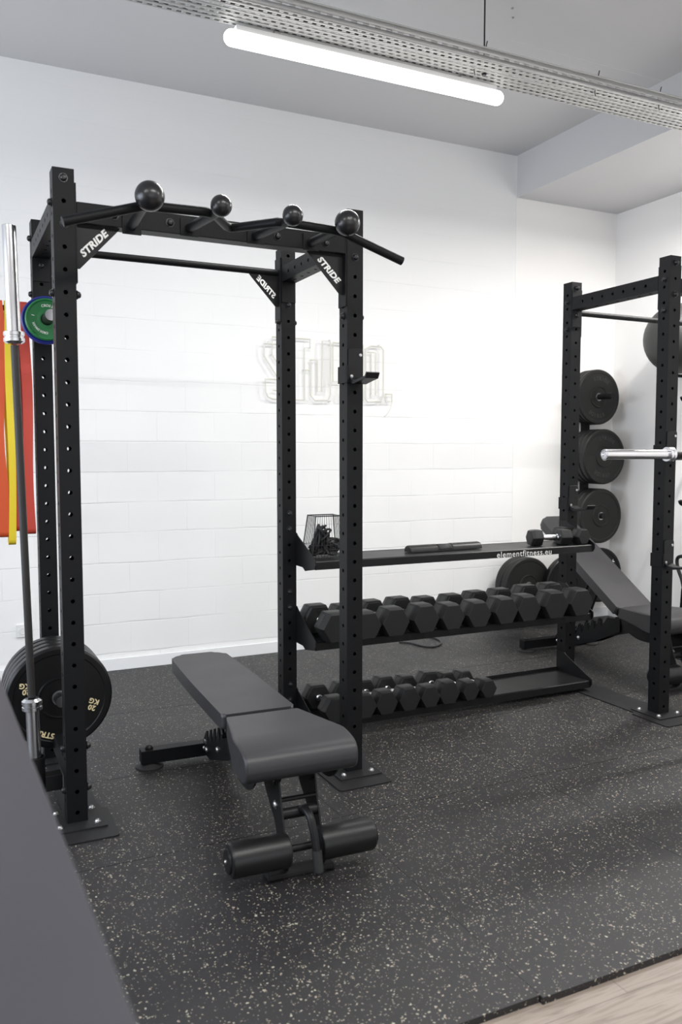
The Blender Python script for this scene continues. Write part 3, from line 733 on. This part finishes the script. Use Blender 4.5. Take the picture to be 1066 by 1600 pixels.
# wall storage at the back right
def wall_storage():
    t = thing('plate_storage', 'black wall rail with pegs for bumper plates at the back right corner', 'plate rack', (4.49, YW - .003, 0))
    bm = NB(); box(bm, -.03, .03, -.045, -.0003, .15, 2.02, .003); r = obj('rail', bm, M_STEEL, t)
    for z, L in ((1.865, .29), (1.378, .22), (.892, .22), (.405, .24)):
        bm = NB(); cyl(bm, (0, -.045, z), (0, -.045 - L, z), .0245, 24); obj('weight_peg', bm, M_STEEL2, t)
    return t
wall_storage()
GW = 'bumper plates stored on the back wall rail'
rows = [(1.865, [.038, .030, .030, .030], 'top peg', 'STRIDE'), (1.378, [.055, .05, .05, .05], 'second peg', 'STRIDE'), (.892, [.062, .06, .06], 'third peg', ''), (.405, [.066, .066, .066], 'lowest peg', '45')]
for z, ths, nm, word in rows:
    y = YW - .050
    nn = len(ths)
    for k, T in enumerate(reversed(ths)):
        y -= T + .001
        front = k == nn - 1
        pr = None
        if front and word == 'STRIDE': pr = [('STRIDE', 80, .15, .042, M_GREYP, False), ('STRIDE', 262, .15, .042, M_GREYP, False)]
        if front and word == '45': pr = [('LB', 350, .16, .036, M_WHITEP, False), ('Y', 40, .16, .045, M_WHITEP, False)]
        pos = ['outermost', 'second from the front', 'third from the front', 'fourth from the front'][nn - 1 - k]
        bumper('black bumper plate on the wall rail, %s, %s' % (nm, pos), (4.489, y, z - .0015), .225, T - .002, M_BUMPER_W if word != '45' else M_BUMPER, GW, pr)
def low_peg(x, label):
    t = thing('plate_peg', label, 'peg', (x, YW - .003, .365)); bm = NB(); box(bm, -.05, .05, -.012, -.0003, -.08, .08, .002); obj('peg_base', bm, M_STEEL, t)
    bm = NB(); cyl(bm, (0, -.012, 0), (0, -.275, 0), .0245, 24); obj('weight_peg', bm, M_STEEL2, t)
low_peg(3.755, 'black wall peg low behind the end of the dumbbell shelves, carrying two plates'); low_peg(4.105, 'black wall peg low behind the inclined bench')
for k, y in enumerate((2.0, 2.075)): bumper('large black bumper plate on the left low wall peg, %s' % ('front one' if k == 0 else 'rear one'), (3.754, y, .3635), .225, .066, M_BUMPER_W, GW)
bumper('glossy black bumper plate on the low wall peg behind the inclined bench', (4.089 + .015, 1.93, .3635), .225, .055, M_BUMPER, GW)
# ------------------------------------------------------------------ resistance bands
def band(label, x, m, width, y, z0, z1, thick=.0045, bulge=.02, lean=0.0, wave=.004):
    # closed latex loop hanging on the peg: outline in YZ swept as a flat strip of given width along X
    bm = NB(); n = 44; pts = []
    yc = D + .0375; rt = .0145; rb = .022
    path = []
    for i in range(9): a = PI * i / 8; path.append((yc + rt * math.cos(a), z1 + rt * math.sin(a)))
    for i in range(1, 14): f = i / 14; path.append((yc - rt - bulge * math.sin(PI * f) * .5 - (rb - rt) * f, z1 + (z0 + rb - z1) * f))
    for i in range(9): a = PI + PI * i / 8; path.append((yc + rb * math.cos(a), z0 + rb + rb * math.sin(a)))
    for i in range(1, 14): f = i / 14; path.append((yc + rb - (rb - rt) * f + bulge * math.sin(PI * f), z0 + rb + (z1 - z0 - rb) * f))
    A = []
    N_ = len(path)
    for i, (py, pz) in enumerate(path):
        qy, qz = path[(i + 1) % N_]; ry, rz = path[i - 1]
        ty, tz = qy - ry, qz - rz; l = math.hypot(ty, tz) or 1; ny, nz = tz / l, -ty / l
        f = (z1 - pz) / (z1 - z0); cx = x + lean * f + wave * math.sin(f * 8 + x * 40); w2 = width * (1 + .05 * math.sin(f * 7)) / 2
        A.append([bm.verts.new((cx + sx * w2, py + ny * o_, pz + nz * o_)) for sx, o_ in ((-1, 0), (1, 0), (1, thick), (-1, thick))])
    for i in range(N_):
        P, Q = A[i], A[(i + 1) % N_]
        for k in range(4): bm.faces.new((P[k], P[(k + 1) % 4], Q[(k + 1) % 4], Q[k]))
    o = obj('resistance_band', bm, m); return tag(o, label, 'resistance band', 'resistance bands on the side peg')
band('wide orange red resistance band, leftmost on the peg beside the left rack', -.151, M_ORANGE, .050, 0, 1.035, 2.0495, bulge=.05, lean=.006, wave=.010)
band('narrow yellow resistance band hanging beside the left rack', -.104, M_YELLOW, .030, 0, 1.000, 2.0495, bulge=.075, lean=-.004, wave=.003)
band('dark red resistance band hanging behind the barbell shaft', -.076, M_RED, .022, 0, 1.060, 2.0495, bulge=.01, lean=-.002, wave=.002)
band('red resistance band hanging closest to the rear left post', -.0395, M_RED, .042, 0, 1.045, 2.0495, bulge=.035, lean=.008, wave=.004)

# ------------------------------------------------------------------ dumbbell shelves
SX0, SX1 = W1 + W + .0006, X6 - .0006
SY0, SY1 = .515, .800
def shelf(label, z, zt, text=None, zlow=None):
    t = thing('storage_shelf', label, 'shelf', (0, 0, z), 0, 'dumbbell shelves between the racks')
    bm = NB(); th = .004; x0, x1 = SX0 + .005, SX1 - .005
    # folded sheet: rear upstand, flat bed, front lip turned down
    up_ = .018 if z < .2 else .0015
    prof = [(SY1, up_), (SY1, -.0), (SY0 + .006, -.0), (SY0, -.005), (SY0, -.042), (SY0 + th, -.042), (SY0 + th, -.006), (SY0 + .008, -th), (SY1 + th, -th), (SY1 + th, up_)]
    fs = prism(bm, prof, YZ, x0, x1); obj('shelf_tray', bm, M_STEEL2, t)
    for x, s in ((SX0, 1), (SX1, -1)):
        bm = NB(); a, b = (x, x + s * .0045)
        pts = [(SY1 + .012, zt - z), (.742, zt - z), (.728, zt - z - .012), (SY0 - .012, .008), (SY0 - .014, -.018), (SY0 + .0, -.040), (.63, -.060), (.66, -.045), (SY1 + .012, -.045)]
        prism(bm, pts, YZ, min(a, b), max(a, b)); obj('end_bracket', bm, M_STEEL2, t)
    if text:
        text_obj('shelf_lettering', text, M_WHITEP, t, basis((2.532, SY0 - .0004, -.026), (1, 0, 0), (0, 0, 1), (0, -1, 0)), .046, .0003, .0002, space=1.12, fit=.378)['label'] = 'white web address lettering'
    return t
ZT, ZM, ZL = .872, .470, .066
shelf('black steel top shelf between the racks carrying the foam bar pad and wire basket', ZT, .995, 'elementfitness.eu')
shelf('middle black steel shelf filled with ten large hex dumbbells', ZM, .615)
shelf('bottom black steel shelf with eight smaller hex dumbbells', ZL, .185)
# ------------------------------------------------------------------ hex dumbbells
def dumbbell_meshes(fl, half, hl):
    R_ = fl / 2 / math.cos(PI / 6); out = []
    for s in (-1, 1):
        bm = NB(); pts = [(R_ * math.cos(PI / 3 * k), R_ * math.sin(PI / 3 * k)) for k in range(6)]
        y1 = s * half; y0 = s * (half - hl)
        prof = [(y0, .90), (y0 + s * hl * .10, 1.0), (y1 - s * hl * .30, 1.0), (y1, .90)]
        rings = [[bm.verts.new((p[0] * q, y, p[1] * q)) for p in pts] for y, q in prof]
        for A, B in zip(rings, rings[1:]):
            for k in range(6): bm.faces.new((A[k], A[(k + 1) % 6], B[(k + 1) % 6], B[k]))
        bm.faces.new(rings[0]); bm.faces.new(rings[-1])
        bmesh.ops.recalc_face_normals(bm, faces=bm.faces)
        bmesh.ops.bevel(bm, geom=list(bm.edges), offset=.0035, segments=2, affect='EDGES', profile=.5)
        bmps = []
        for k in (1, 2):
            bmp = NB(); bmps.append(bmp)
            a = PI / 3 * k + PI / 6; n = Vector((math.cos(a), 0, math.sin(a))); tt = Vector((-n.z, 0, n.x))
            c = n * (fl / 2) + Vector((0, (y0 + y1) / 2 - s * hl * .10, 0)); w2 = R_ * .36; l2 = hl * .2
            vs = []
            for sgx, sgy in ((-1, -1), (1, -1), (1, 1), (-1, 1)):
                vs.append(c + tt * sgx * w2 + Vector((0, sgy * l2, 0)))
            lo = [bmp.verts.new(v - n * .001) for v in vs]; hi = [bmp.verts.new(v + n * .0009) for v in vs]
            bmp.faces.new(hi); bmp.faces.new(lo[::-1])
            for q in range(4): bmp.faces.new((lo[q], lo[(q + 1) % 4], hi[(q + 1) % 4], hi[q]))
        out.append((bm, bmps))
    bh = NB(); lathe(bh, (0, -(half - hl) - .003, 0), (0, 1, 0), [(0, .0), (0, .0185), (.010, .0185), (.014, .0135), (.03, .0155), (half - hl + .003, .0170), (2 * (half - hl) - .024, .0155), (2 * (half - hl) - .008, .0135), (2 * (half - hl) - .004, .0185), (2 * (half - hl) + .006, .0185), (2 * (half - hl) + .006, 0)], 24)
    return out, bh
def dumbbell(label, loc, fl, half, hl, rz=0, roll=0, group=None):
    t = thing('hex_dumbbell', label, 'dumbbell', loc, rz, group)
    t.rotation_euler = (0, roll, rz)
    heads, bh = dumbbell_meshes(fl, half, hl)
    for hb, pb in heads:
        h = obj('head', hb, M_RUBBER, t)
        for q_ in pb: obj('number_panel', q_, M_RUBBER2, h)
    obj('handle', bh, M_CHROME, t)
    return t
ORD = ['first', 'second', 'third', 'fourth', 'fifth', 'sixth', 'seventh', 'eighth', 'ninth', 'tenth']
mid = [(1.345, .150), (1.507, .140), (1.668, .148), (1.845, .150), (2.012, .140), (2.182, .142), (2.352, .148), (2.522, .148), (2.705, .158), (2.885, .158)]
for i, (x, fl) in enumerate(mid):
    dumbbell('large black hex dumbbell on the middle shelf, %s from its left end' % ORD[i], (x, .618 + random.uniform(-.006, .006), ZM + fl / 2 + .0012), fl, .178, .118, math.radians(random.uniform(-2.5, 2.5)), 0, 'large hex dumbbells on the middle shelf')
low = [(1.350, .128, .17), (1.500, .126, .17), (1.625, .122, .165), (1.760, .124, .165), (1.890, .115, .16), (2.025, .122, .155), (2.150, .105, .15), (2.268, .100, .15)]
for i, (x, fl, hf) in enumerate(low):
    dumbbell('smaller black hex dumbbell on the bottom shelf, %s from its left end' % ORD[i], (x, .622 + random.uniform(-.004, .004), ZL + fl / 2 + .0012), fl, hf, .095, math.radians(random.uniform(-5, 5)), 0, 'smaller hex dumbbells on the bottom shelf')
dumbbell('small hex dumbbell lying crosswise at the right end of the top shelf, chrome handle showing', (2.775, .60, ZT + .0462), .090, .128, .072, math.radians(-101), 0, 'small dumbbells on the top shelf')
dumbbell('small hex dumbbell at the far right end of the top shelf, beside the post', (2.965, .640, ZT + .0462), .090, .115, .07, math.radians(4), 0, 'small dumbbells on the top shelf')

# foam bar pad
t = thing('barbell_pad', 'black foam barbell pad lying on the top shelf', 'barbell pad', (2.082, .645, ZT + .0008), math.radians(1.5))
bm = NB(); n = 16
def pad_ring(x, r): return [bm.verts.new((x, r * math.cos(a), max(0, r * .9 * math.sin(a) + .004))) for a in [PI * k / n for k in range(n + 1)]]
secs = [(-.235, .030), (-.232, .036), (-.225, .0385), (-.06, .0385), (-.055, .034), (.035, .034), (.040, .0385), (.225, .0385), (.232, .036), (.235, .030)]
rg = [pad_ring(x, r) for x, r in secs]
for A, B in zip(rg, rg[1:]):
    for k in range(n): bm.faces.new((A[k], A[k + 1], B[k + 1], B[k]))
    bm.faces.new((A[0], B[0], B[-1], A[-1]))
bm.faces.new(rg[0]); bm.faces.new(rg[-1]); obj('foam_body', bm, M_FOAM, t)
bm = NB()
ra = [[bm.verts.new((x, .0355 * math.cos(a), .0355 * .9 * math.sin(a) + .005)) for a in [PI * (.05 + .9 * k / n) for k in range(n + 1)]] for x in (-.052, .032)]
for k in range(n): bm.faces.new((ra[0][k], ra[0][k + 1], ra[1][k + 1], ra[1][k]))
ob = obj('closing_strap', bm, M_STRAP, t); ob.modifiers.new('thickness', 'SOLIDIFY').thickness = .002

# wire basket with black straps
BKX, BKY = 1.372, .665
t = thing('wire_basket', 'black wire basket of tangled straps at the left end of the top shelf', 'basket', (BKX, BKY, ZT + .001))
def rect_ring(hx, hy, z): return [(-hx, -hy, z), (hx, -hy, z), (hx, hy, z), (-hx, hy, z)]
bm = NB()
for z, hx, hy, r in ((.002, .098, .07, .0025), (.065, .092, .066, .0014), (.21, .072, .052, .003)):
    q = rect_ring(hx, hy, z + r); tube(bm, [v for v in q], r, 8, closed=True)
obj('rim', bm, M_WIRE, t)
bm = NB()
def edge_pt(k, n, hx, hy, z):
    u = k / n * 4; s = int(u); f = u - s
    c = rect_ring(hx, hy, z); a = Vector(c[s % 4]); b = Vector(c[(s + 1) % 4]); return a.lerp(b, f)
for k in range(48):
    tube(bm, [edge_pt(k, 48, .098, .07, .005), edge_pt(k, 48, .072, .052, .212)], .0011 if k % 12 else .0026, 5)
obj('side_wires', bm, M_WIRE, t)
bm = NB()
for k in range(9): tube(bm, [(-.09 + k * .0225, -.068, .004), (-.09 + k * .0225, .068, .004)], .0012, 5)
obj('bottom_wires', bm, M_WIRE, t)
rb = random.Random(3)
for lab, tall, npt, cx_ in (('tangled black nylon strap piled high in the wire basket', .165, 60, -.014), ('black strap bunched low in the wire basket', .062, 60, 0.0), ('second black strap bunched at the low right side of the basket', .095, 34, .030)):
    pts = []
    for i in range(npt):
        z = .014 + (tall - .014) * rb.random() ** 1.25; f = 1 - z / .21 * .27
        hx = (.078 * f) * (1 - .55 * z / .165 if tall > .1 else 1); hy = .050 * f
        pts.append((BKX + max(-.078 * f, min(.078 * f, cx_ + rb.uniform(-hx, hx))), BKY + rb.uniform(-hy, hy), ZT + .004 + z))
    bm = NB(); tube(bm, smooth_path(pts, 4), .0062, 7)
    for v in bm.verts: v.co.z = max(v.co.z, ZT + .006)
    tag(obj('strap', bm, M_STRAP), lab, 'strap')

# ------------------------------------------------------------------ adjustable benches
def make_bench(label, loc, rz, incl=0.0):
    t = thing('adjustable_bench', label, 'weight bench', loc, rz, 'adjustable benches')
    HY, HZ = -.275, .375
    # back pad (built flat, turned about the hinge)
    Rm = Matrix.Translation((0, HY, HZ)) @ Matrix.Rotation(incl, 4, 'X') @ Matrix.Translation((0, -HY, -HZ))
    outline = round_poly([(-.150, HY + .005), (.140, HY + .005), (.140, .30), (.128, .715), (-.135, .715), (-.150, .30)], [.02, .02, .2, .075, .075, .2], 8)
    bm = NB(); prism(bm, outline, XY, .372, .432, .014, 4); bmesh.ops.transform(bm, matrix=Rm, verts=bm.verts)
    obj('back_pad', bm, M_VINYL, t, sharp=60)
    bm = NB(); box(bm, -.10, .10, HY + .03, .62, .352, .371, .003)
    for x in (-.05, .05): box(bm, x - .012, x + .012, HY + .0, .45, .315, .353, .002)
    bmesh.ops.transform(bm, matrix=Rm, verts=bm.verts); obj('back_frame', bm, M_STEEL2, t)
    # seat pad: side profile swept across, wider at the front
    prof = round_poly([(-.285, .368), (-.285, .430), (-.62, .450), (-.735, .425), (-.728, .332), (-.56, .332)], [.012, .016, .10, .07, .045, .06], 7)
    n = len(prof); bm = NB()
    xs = [-1, -.985, -.94, .94, .985, 1]; ins = [.018, .006, 0, 0, .006, .018]
    cy = -.5; cz = .39; rings = []
    for s, q in zip(xs, ins):
        ring = []
        for (py, pz) in prof:
            f = min(1, max(0, (-.285 - py) / .33)); hw = .140 + .060 * (f ** .8)
            vy, vz = py - cy, pz - cz; l = math.hypot(vy, vz); k = (l - q) / l
            ring.append(bm.verts.new((s * hw, cy + vy * k, cz + vz * k)))
        rings.append(ring)
    for A, B in zip(rings, rings[1:]):
        for k in range(n): bm.faces.new((A[k], A[(k + 1) % n], B[(k + 1) % n], B[k]))
    bm.faces.new(rings[0]); bm.faces.new(rings[-1][::-1]); obj('seat_pad', bm, M_VINYL, t, sharp=50)
    bm = NB(); box(bm, -.085, .085, -.60, -.31, .300, .3175, .003)
    for x in (-.150, -.062, .056, .144):
        prism(bm, round_poly([(-.69, .331), (-.32, .366), (-.37, .30), (-.47, .262), (-.60, .262)], .06, 5), YZ, x, x + .006)
    obj('seat_frame', bm, M_STEEL2, t)
    # rear cross tube with feet
    bm = NB(); box(bm, -.325, .325, .430, .490, .022, .082, .003); ct = obj('rear_cross_tube', bm, M_STEEL, t)
    for sx in (-1, 1):
        bm = NB(); lathe(bm, (sx * .285, .46, .0006), (0, 0, 1), [(0, 0), (0, .062), (.006, .062), (.012, .045), (.020, .030), (.0215, 0)], 28); obj('foot_pad', bm, M_STRAP, ct)
        bm = NB(); lathe(bm, (sx * .285, .46, .0825), (0, 0, 1), [(0, .018), (.008, .018), (.016, .012), (.020, 0)], 14); obj('foot_knob', bm, M_FOAM, ct)
    # spine and notched ladder plates
    bm = NB()
    prism(bm, [(.430, .030), (.430, .085), (-.30, .330), (-.47, .330), (-.47, .270), (-.32, .270)], YZ, -.028, .028, .002, 1); obj('spine', bm, M_STEEL2, t)
    for x in (-.040, .034):
        pts = [(.455, .035), (.455, .088)]
        b0, b1 = Vector((.40, .125)), Vector((-.06, .300)); nT = 7
        for k in range(nT):
            a = b0.lerp(b1, k / nT); b = b0.lerp(b1, (k + 1) / nT)
            pts += [(a.x, a.y + .022), (a.x - .018, a.y + .030), (a.x - .034, a.y - .030), (b.x + .020, b.y - .034)]
        pts += [(-.08, .318), (-.20, .330), (-.20, .245), (.05, .130), (.34, .035)]
        bm = NB(); prism(bm, pts, YZ, x, x + .006); lp = obj('ladder_plate', bm, M_STEEL, t)
        sx = -1 if x < 0 else 1; xf = x if x < 0 else x + .006
        for (yy, zz) in ((.435, .060), (.385, .066), (.20, .128)):
            bm = NB(); bolt(bm, (xf, yy, zz), (sx, 0, 0), .011, .010); obj('bolt', bm, M_ZINC, lp)
    bm = NB(); box(bm, -.045, .045, .395, .425, .088, .104, .002); obj('ladder_clamp', bm, M_ZINC, t)
    # strut holding the back pad on the ladder
    top = Rm @ Vector((0, .12, .345)); low_ = Vector((0, .06 if incl < .3 else .26, .235 if incl < .3 else .165))
    bm = NB()
    for x in (-.055, .055): tube(bm, [(x, top.y, top.z), (x, low_.y, low_.z)], .010, 10)
    cyl(bm, (-.062, low_.y, low_.z), (.062, low_.y, low_.z), .010, 14); obj('back_strut', bm, M_STEEL2, t)
    # front leg: two plates, rods, foot
    lx0, lx1 = -.058, .072
    for x in (lx0, lx1):
        pts = round_poly([(-.46, .325), (-.640, .331), (-.672, .22), (-.740, .06), (-.715, .018), (-.665, .018), (-.61, .15), (-.50, .235)], .012, 3)
        bm = NB(); prism(bm, pts, YZ, x - .003, x + .003, .001, 1); lg = obj('leg_plate', bm, M_STEEL2, t)
        sx = -1 if x < 0 else 1
        for (yy, zz) in ((-.565, .300), (-.60, .290), (-.62, .215)):
            bm = NB(); bolt(bm, (x + sx * .003, yy, zz), (sx, 0, 0), .012, .010); obj('bolt', bm, M_ZINC if zz < .25 else M_BOLT, lg)
    for (yy, zz, r) in ((-.655, .242, .008), (-.660, .195, .019), (-.70, .085, .008), (-.56, .30, .012)): 
        bm = NB(); cyl(bm, (lx0, yy, zz), (lx1, yy, zz), r, 18); obj('cross_rod', bm, M_STEEL2, t)
    bm = NB(); box(bm, -.12, .115, -.715, -.655, .0008, .018, .003); obj('front_foot', bm, M_STRAP, t)
    # foam rollers on an axle
    RY, RZ, RR = -.715, .098, .056
    bm = NB(); cyl(bm, (-.262, RY, RZ), (.262, RY, RZ), .012, 18); ax = obj('roller_axle', bm, M_STEEL2, t)
    for a, b in ((-.255, -.050), (.055, .255)):
        bm = NB(); lathe(bm, (a, RY, RZ), (1, 0, 0), [(0, .012), (0, RR - .014), (.004, RR - .004), (.012, RR), (b - a - .012, RR), (b - a - .004, RR - .004), (b - a, RR - .014), (b - a, .012)], 40); obj('foam_roller', bm, M_FOAM, ax)
        e = a if a < 0 else b; sx = -1 if a < 0 else 1
        bm = NB(); lathe(bm, (e, RY, RZ), (sx, 0, 0), [(-.002, .040), (.005, .040), (.008, .034), (.008, 0)], 28); obj('roller_cap', bm, M_STEEL2, ax)
        bm = NB(); bolt(bm, (e + sx * .008, RY, RZ), (sx, 0, 0), .006, .006); obj('cap_bolt', bm, M_ZINC, ax)
    # curved carrying handle
    bm = NB(); tube(bm, smooth_path([(.010, -.655, .190), (.014, -.690, .214), (.019, -.730, .205), (.023, -.757, .160), (.026, -.775, .100), (.028, -.790, .032)], 7), .0135, 16)
    hd = obj('handle', bm, M_STEEL2, t)
    bm = NB(); tube(bm, [(.0260, -.774, .106), (.0268, -.780, .078), (.0278, -.7885, .040)], .0165, 16); obj('handle_grip', bm, M_STRAP, hd)
    return t
make_bench('flat black adjustable bench standing inside the left rack', (.683, 0, 0), math.radians(-2.2))
make_bench('black adjustable bench with raised backrest in the right rack', (3.60, 1.02, 0), math.radians(-2.2), math.radians(32))

# ------------------------------------------------------------------ unlit neon sign on the block wall
def sign():
    t = thing('neon_sign', 'unlit outlined neon STUDIO sign on the white block wall', 'neon sign', (0, YW, 0))
    def P(x, y):   # measured on the wall plane: sign pixel grid to metres
        return None
    sc = 2.0
    Z0, Z1 = 1.77, 2.185
    def pt(u, v): return (1.632 + u * (2.640 - 1.632) / 810.0, -.03, 2.20 - (v + 0) * (2.20 - 1.76) / 400.0)
    L_ = [  # u 0..810, v 0..400
        [(47, 60), (47, 0), (275, 0), (275, 55), (240, 55), (240, 385), (50, 385), (22, 372), (8, 345), (5, 262), (75, 262)],
        [(75, 45), (0, 45), (0, 120), (75, 245)], [(47, 60), (47, 112), (75, 155)], [(50, 330), (75, 330)],
        [(275, 130), (320, 130), (320, 328), (348, 328), (352, 5), (402, 5), (402, 345), (385, 383), (305, 386), (278, 355), (275, 130)],
        [(240, 195), (275, 195)], [(418, 12), (520, 12), (545, 35), (545, 350), (520, 380), (462, 380), (462, 330), (478, 330), (478, 262), (418, 262), (418, 12)],
        [(560, 12), (610, 12), (610, 380), (560, 380), (560, 12)],
        [(662, 18), (728, 18), (746, 40), (746, 345), (728, 380), (640, 384), (626, 365), (626, 40), (662, 18)],
        [(642, 60), (694, 60), (694, 338), (664, 338), (664, 60)],
        [(760, 328), (804, 328), (804, 378), (760, 378), (760, 328)]]
    for k, poly in enumerate(L_):
        bm = NB(); tube(bm, [pt(u, v) for u, v in poly], .0048, 8); obj('neon_tube', bm, M_NEON, t)
    bm = NB()
    for u, v in ((30, 30), (402, -4), (402, 388), (720, 8), (47, 110), (240, 196), (728, 380)):
        x, y, z = pt(u, v); cyl(bm, (x, y, z), (x, -.0003, z), .003, 8)
    obj('wall_stud', bm, M_ZINC, t)
    bm = NB(); tube(bm, smooth_path([pt(804, 378), pt(795, 420), pt(770, 465), (pt(760, 480)[0], -.004, pt(760, 480)[2])], 5), .0018, 6); obj('power_lead', bm, M_NEON, t)
sign()

# ------------------------------------------------------------------ right edge: ball, hooks, bike, floor cable
t = thing('ball_shelf', 'black wall bracket holding the grey exercise ball', 'bracket', (XR, 0, 0))
BC = (4.545, 1.30, 2.245)
bm = NB(); box(bm, -.008, -.0003, 1.12, 1.48, 1.94, 2.04, .002); obj('wall_plate', bm, M_STEEL, t)
bm = NB()
for yy in (1.16, 1.44): tube(bm, [(-.008, yy, 1.99), (-.27, yy, 1.995), (-.29, yy, 2.02)], .012, 12)
obj('support_arm', bm, M_STEEL, t)
bm = NB(); sphere(bm, (0, 0, 0), .255, 48); tag(obj('exercise_ball', bm, M_BALL, None, BC), 'large dark grey exercise ball on the right wall bracket', 'exercise ball')
def wall_hook(label, y, z):
    t = thing('wall_hook', label, 'hook', (XR, y, z), 0, 'hooks on the right wall')
    bm = NB(); box(bm, -.008, -.0003, -.04, .04, -.06, .06, .002); obj('hook_plate', bm, M_STEEL, t)
    bm = NB(); tube(bm, smooth_path([(-.008, 0, 0), (-.20, 0, -.004), (-.34, 0, .004), (-.37, 0, .03)], 4), .015, 12); obj('hook_arm', bm, M_STEEL, t)
wall_hook('black hook high on the right wall below the exercise ball', 1.17, 1.78); wall_hook('black hook on the right wall above the bike handle', 1.16, 1.03)
def stand():
    t = thing('dip_stand', 'black stand with looped handle at the right edge of the photo', 'stand', (4.57, 1.21, 0), math.radians(-20))
    bm = NB(); box(bm, -.05, .05, -.16, .16, .0006, .035, .005); obj('stand_base', bm, M_STEEL, t)
    bm = NB(); prism(bm, [(-.05, .035), (.05, .035), (.018, .40), (-.018, .40)], YZ, -.02, .02, .003, 1); obj('stand_post', bm, M_STEEL, t)
    bm = NB(); tube(bm, smooth_path([(0, .0, .37), (0, -.035, .48), (0, -.06, .56), (0, -.03, .615), (0, .05, .635), (0, .12, .61), (0, .11, .54), (0, .045, .46), (0, .008, .375)], 6), .013, 12); obj('looped_handle', bm, M_STRAP, t)
stand()
bm = NB(); tube(bm, smooth_path([(2.64, 2.10, .0065), (2.70, 2.04, .0065), (2.735, 1.90, .0065), (2.80, 1.86, .0065), (2.90, 1.93, .0065), (2.95, 2.05, .0065), (2.93, 2.15, .0065), (2.85, 2.205, .0065)], 6), .006, 8)
tag(obj('cable', bm, M_WIRE), 'thin black cable curled on the floor by the back wall', 'cable')

# ------------------------------------------------------------------ grey counter in the near left corner and stone slab edge
t = thing('counter', 'grey counter top in the near left foreground', 'counter')
cz = 1.0
a = Vector((-.3145, -1.665)); b = Vector((-.2800, -2.75)); 
dirn = (b - a).normalized()
far = a - dirn * .0; near = a + dirn * 1.25
bm = NB(); pts = [(far.x + .0, far.y + .30), (near.x, near.y), (near.x - .80, near.y), (far.x - .80, far.y + .30)]
prism(bm, pts, XY, cz - .035, cz, .003, 2); obj('counter_top', bm, M_DESK, t)
bm = NB(); prism(bm, [(far.x - .03, far.y + .27), (near.x - .03, near.y + .03), (near.x - .77, near.y + .03), (far.x - .77, far.y + .27)], XY, 0.0 - .0195, cz - .0355); obj('counter_body', bm, M_DESK, t)
bm = NB(); lathe(bm, (.57, -2.25, -.0195), (0, 0, 1), [(0, 0), (0, .70), (.005, .702), (.009, .695), (.009, 0)], 96)
tag(obj('round_rug', bm, M_TILE), 'pale round floor mat on the wood planks at the lower right', 'rug')
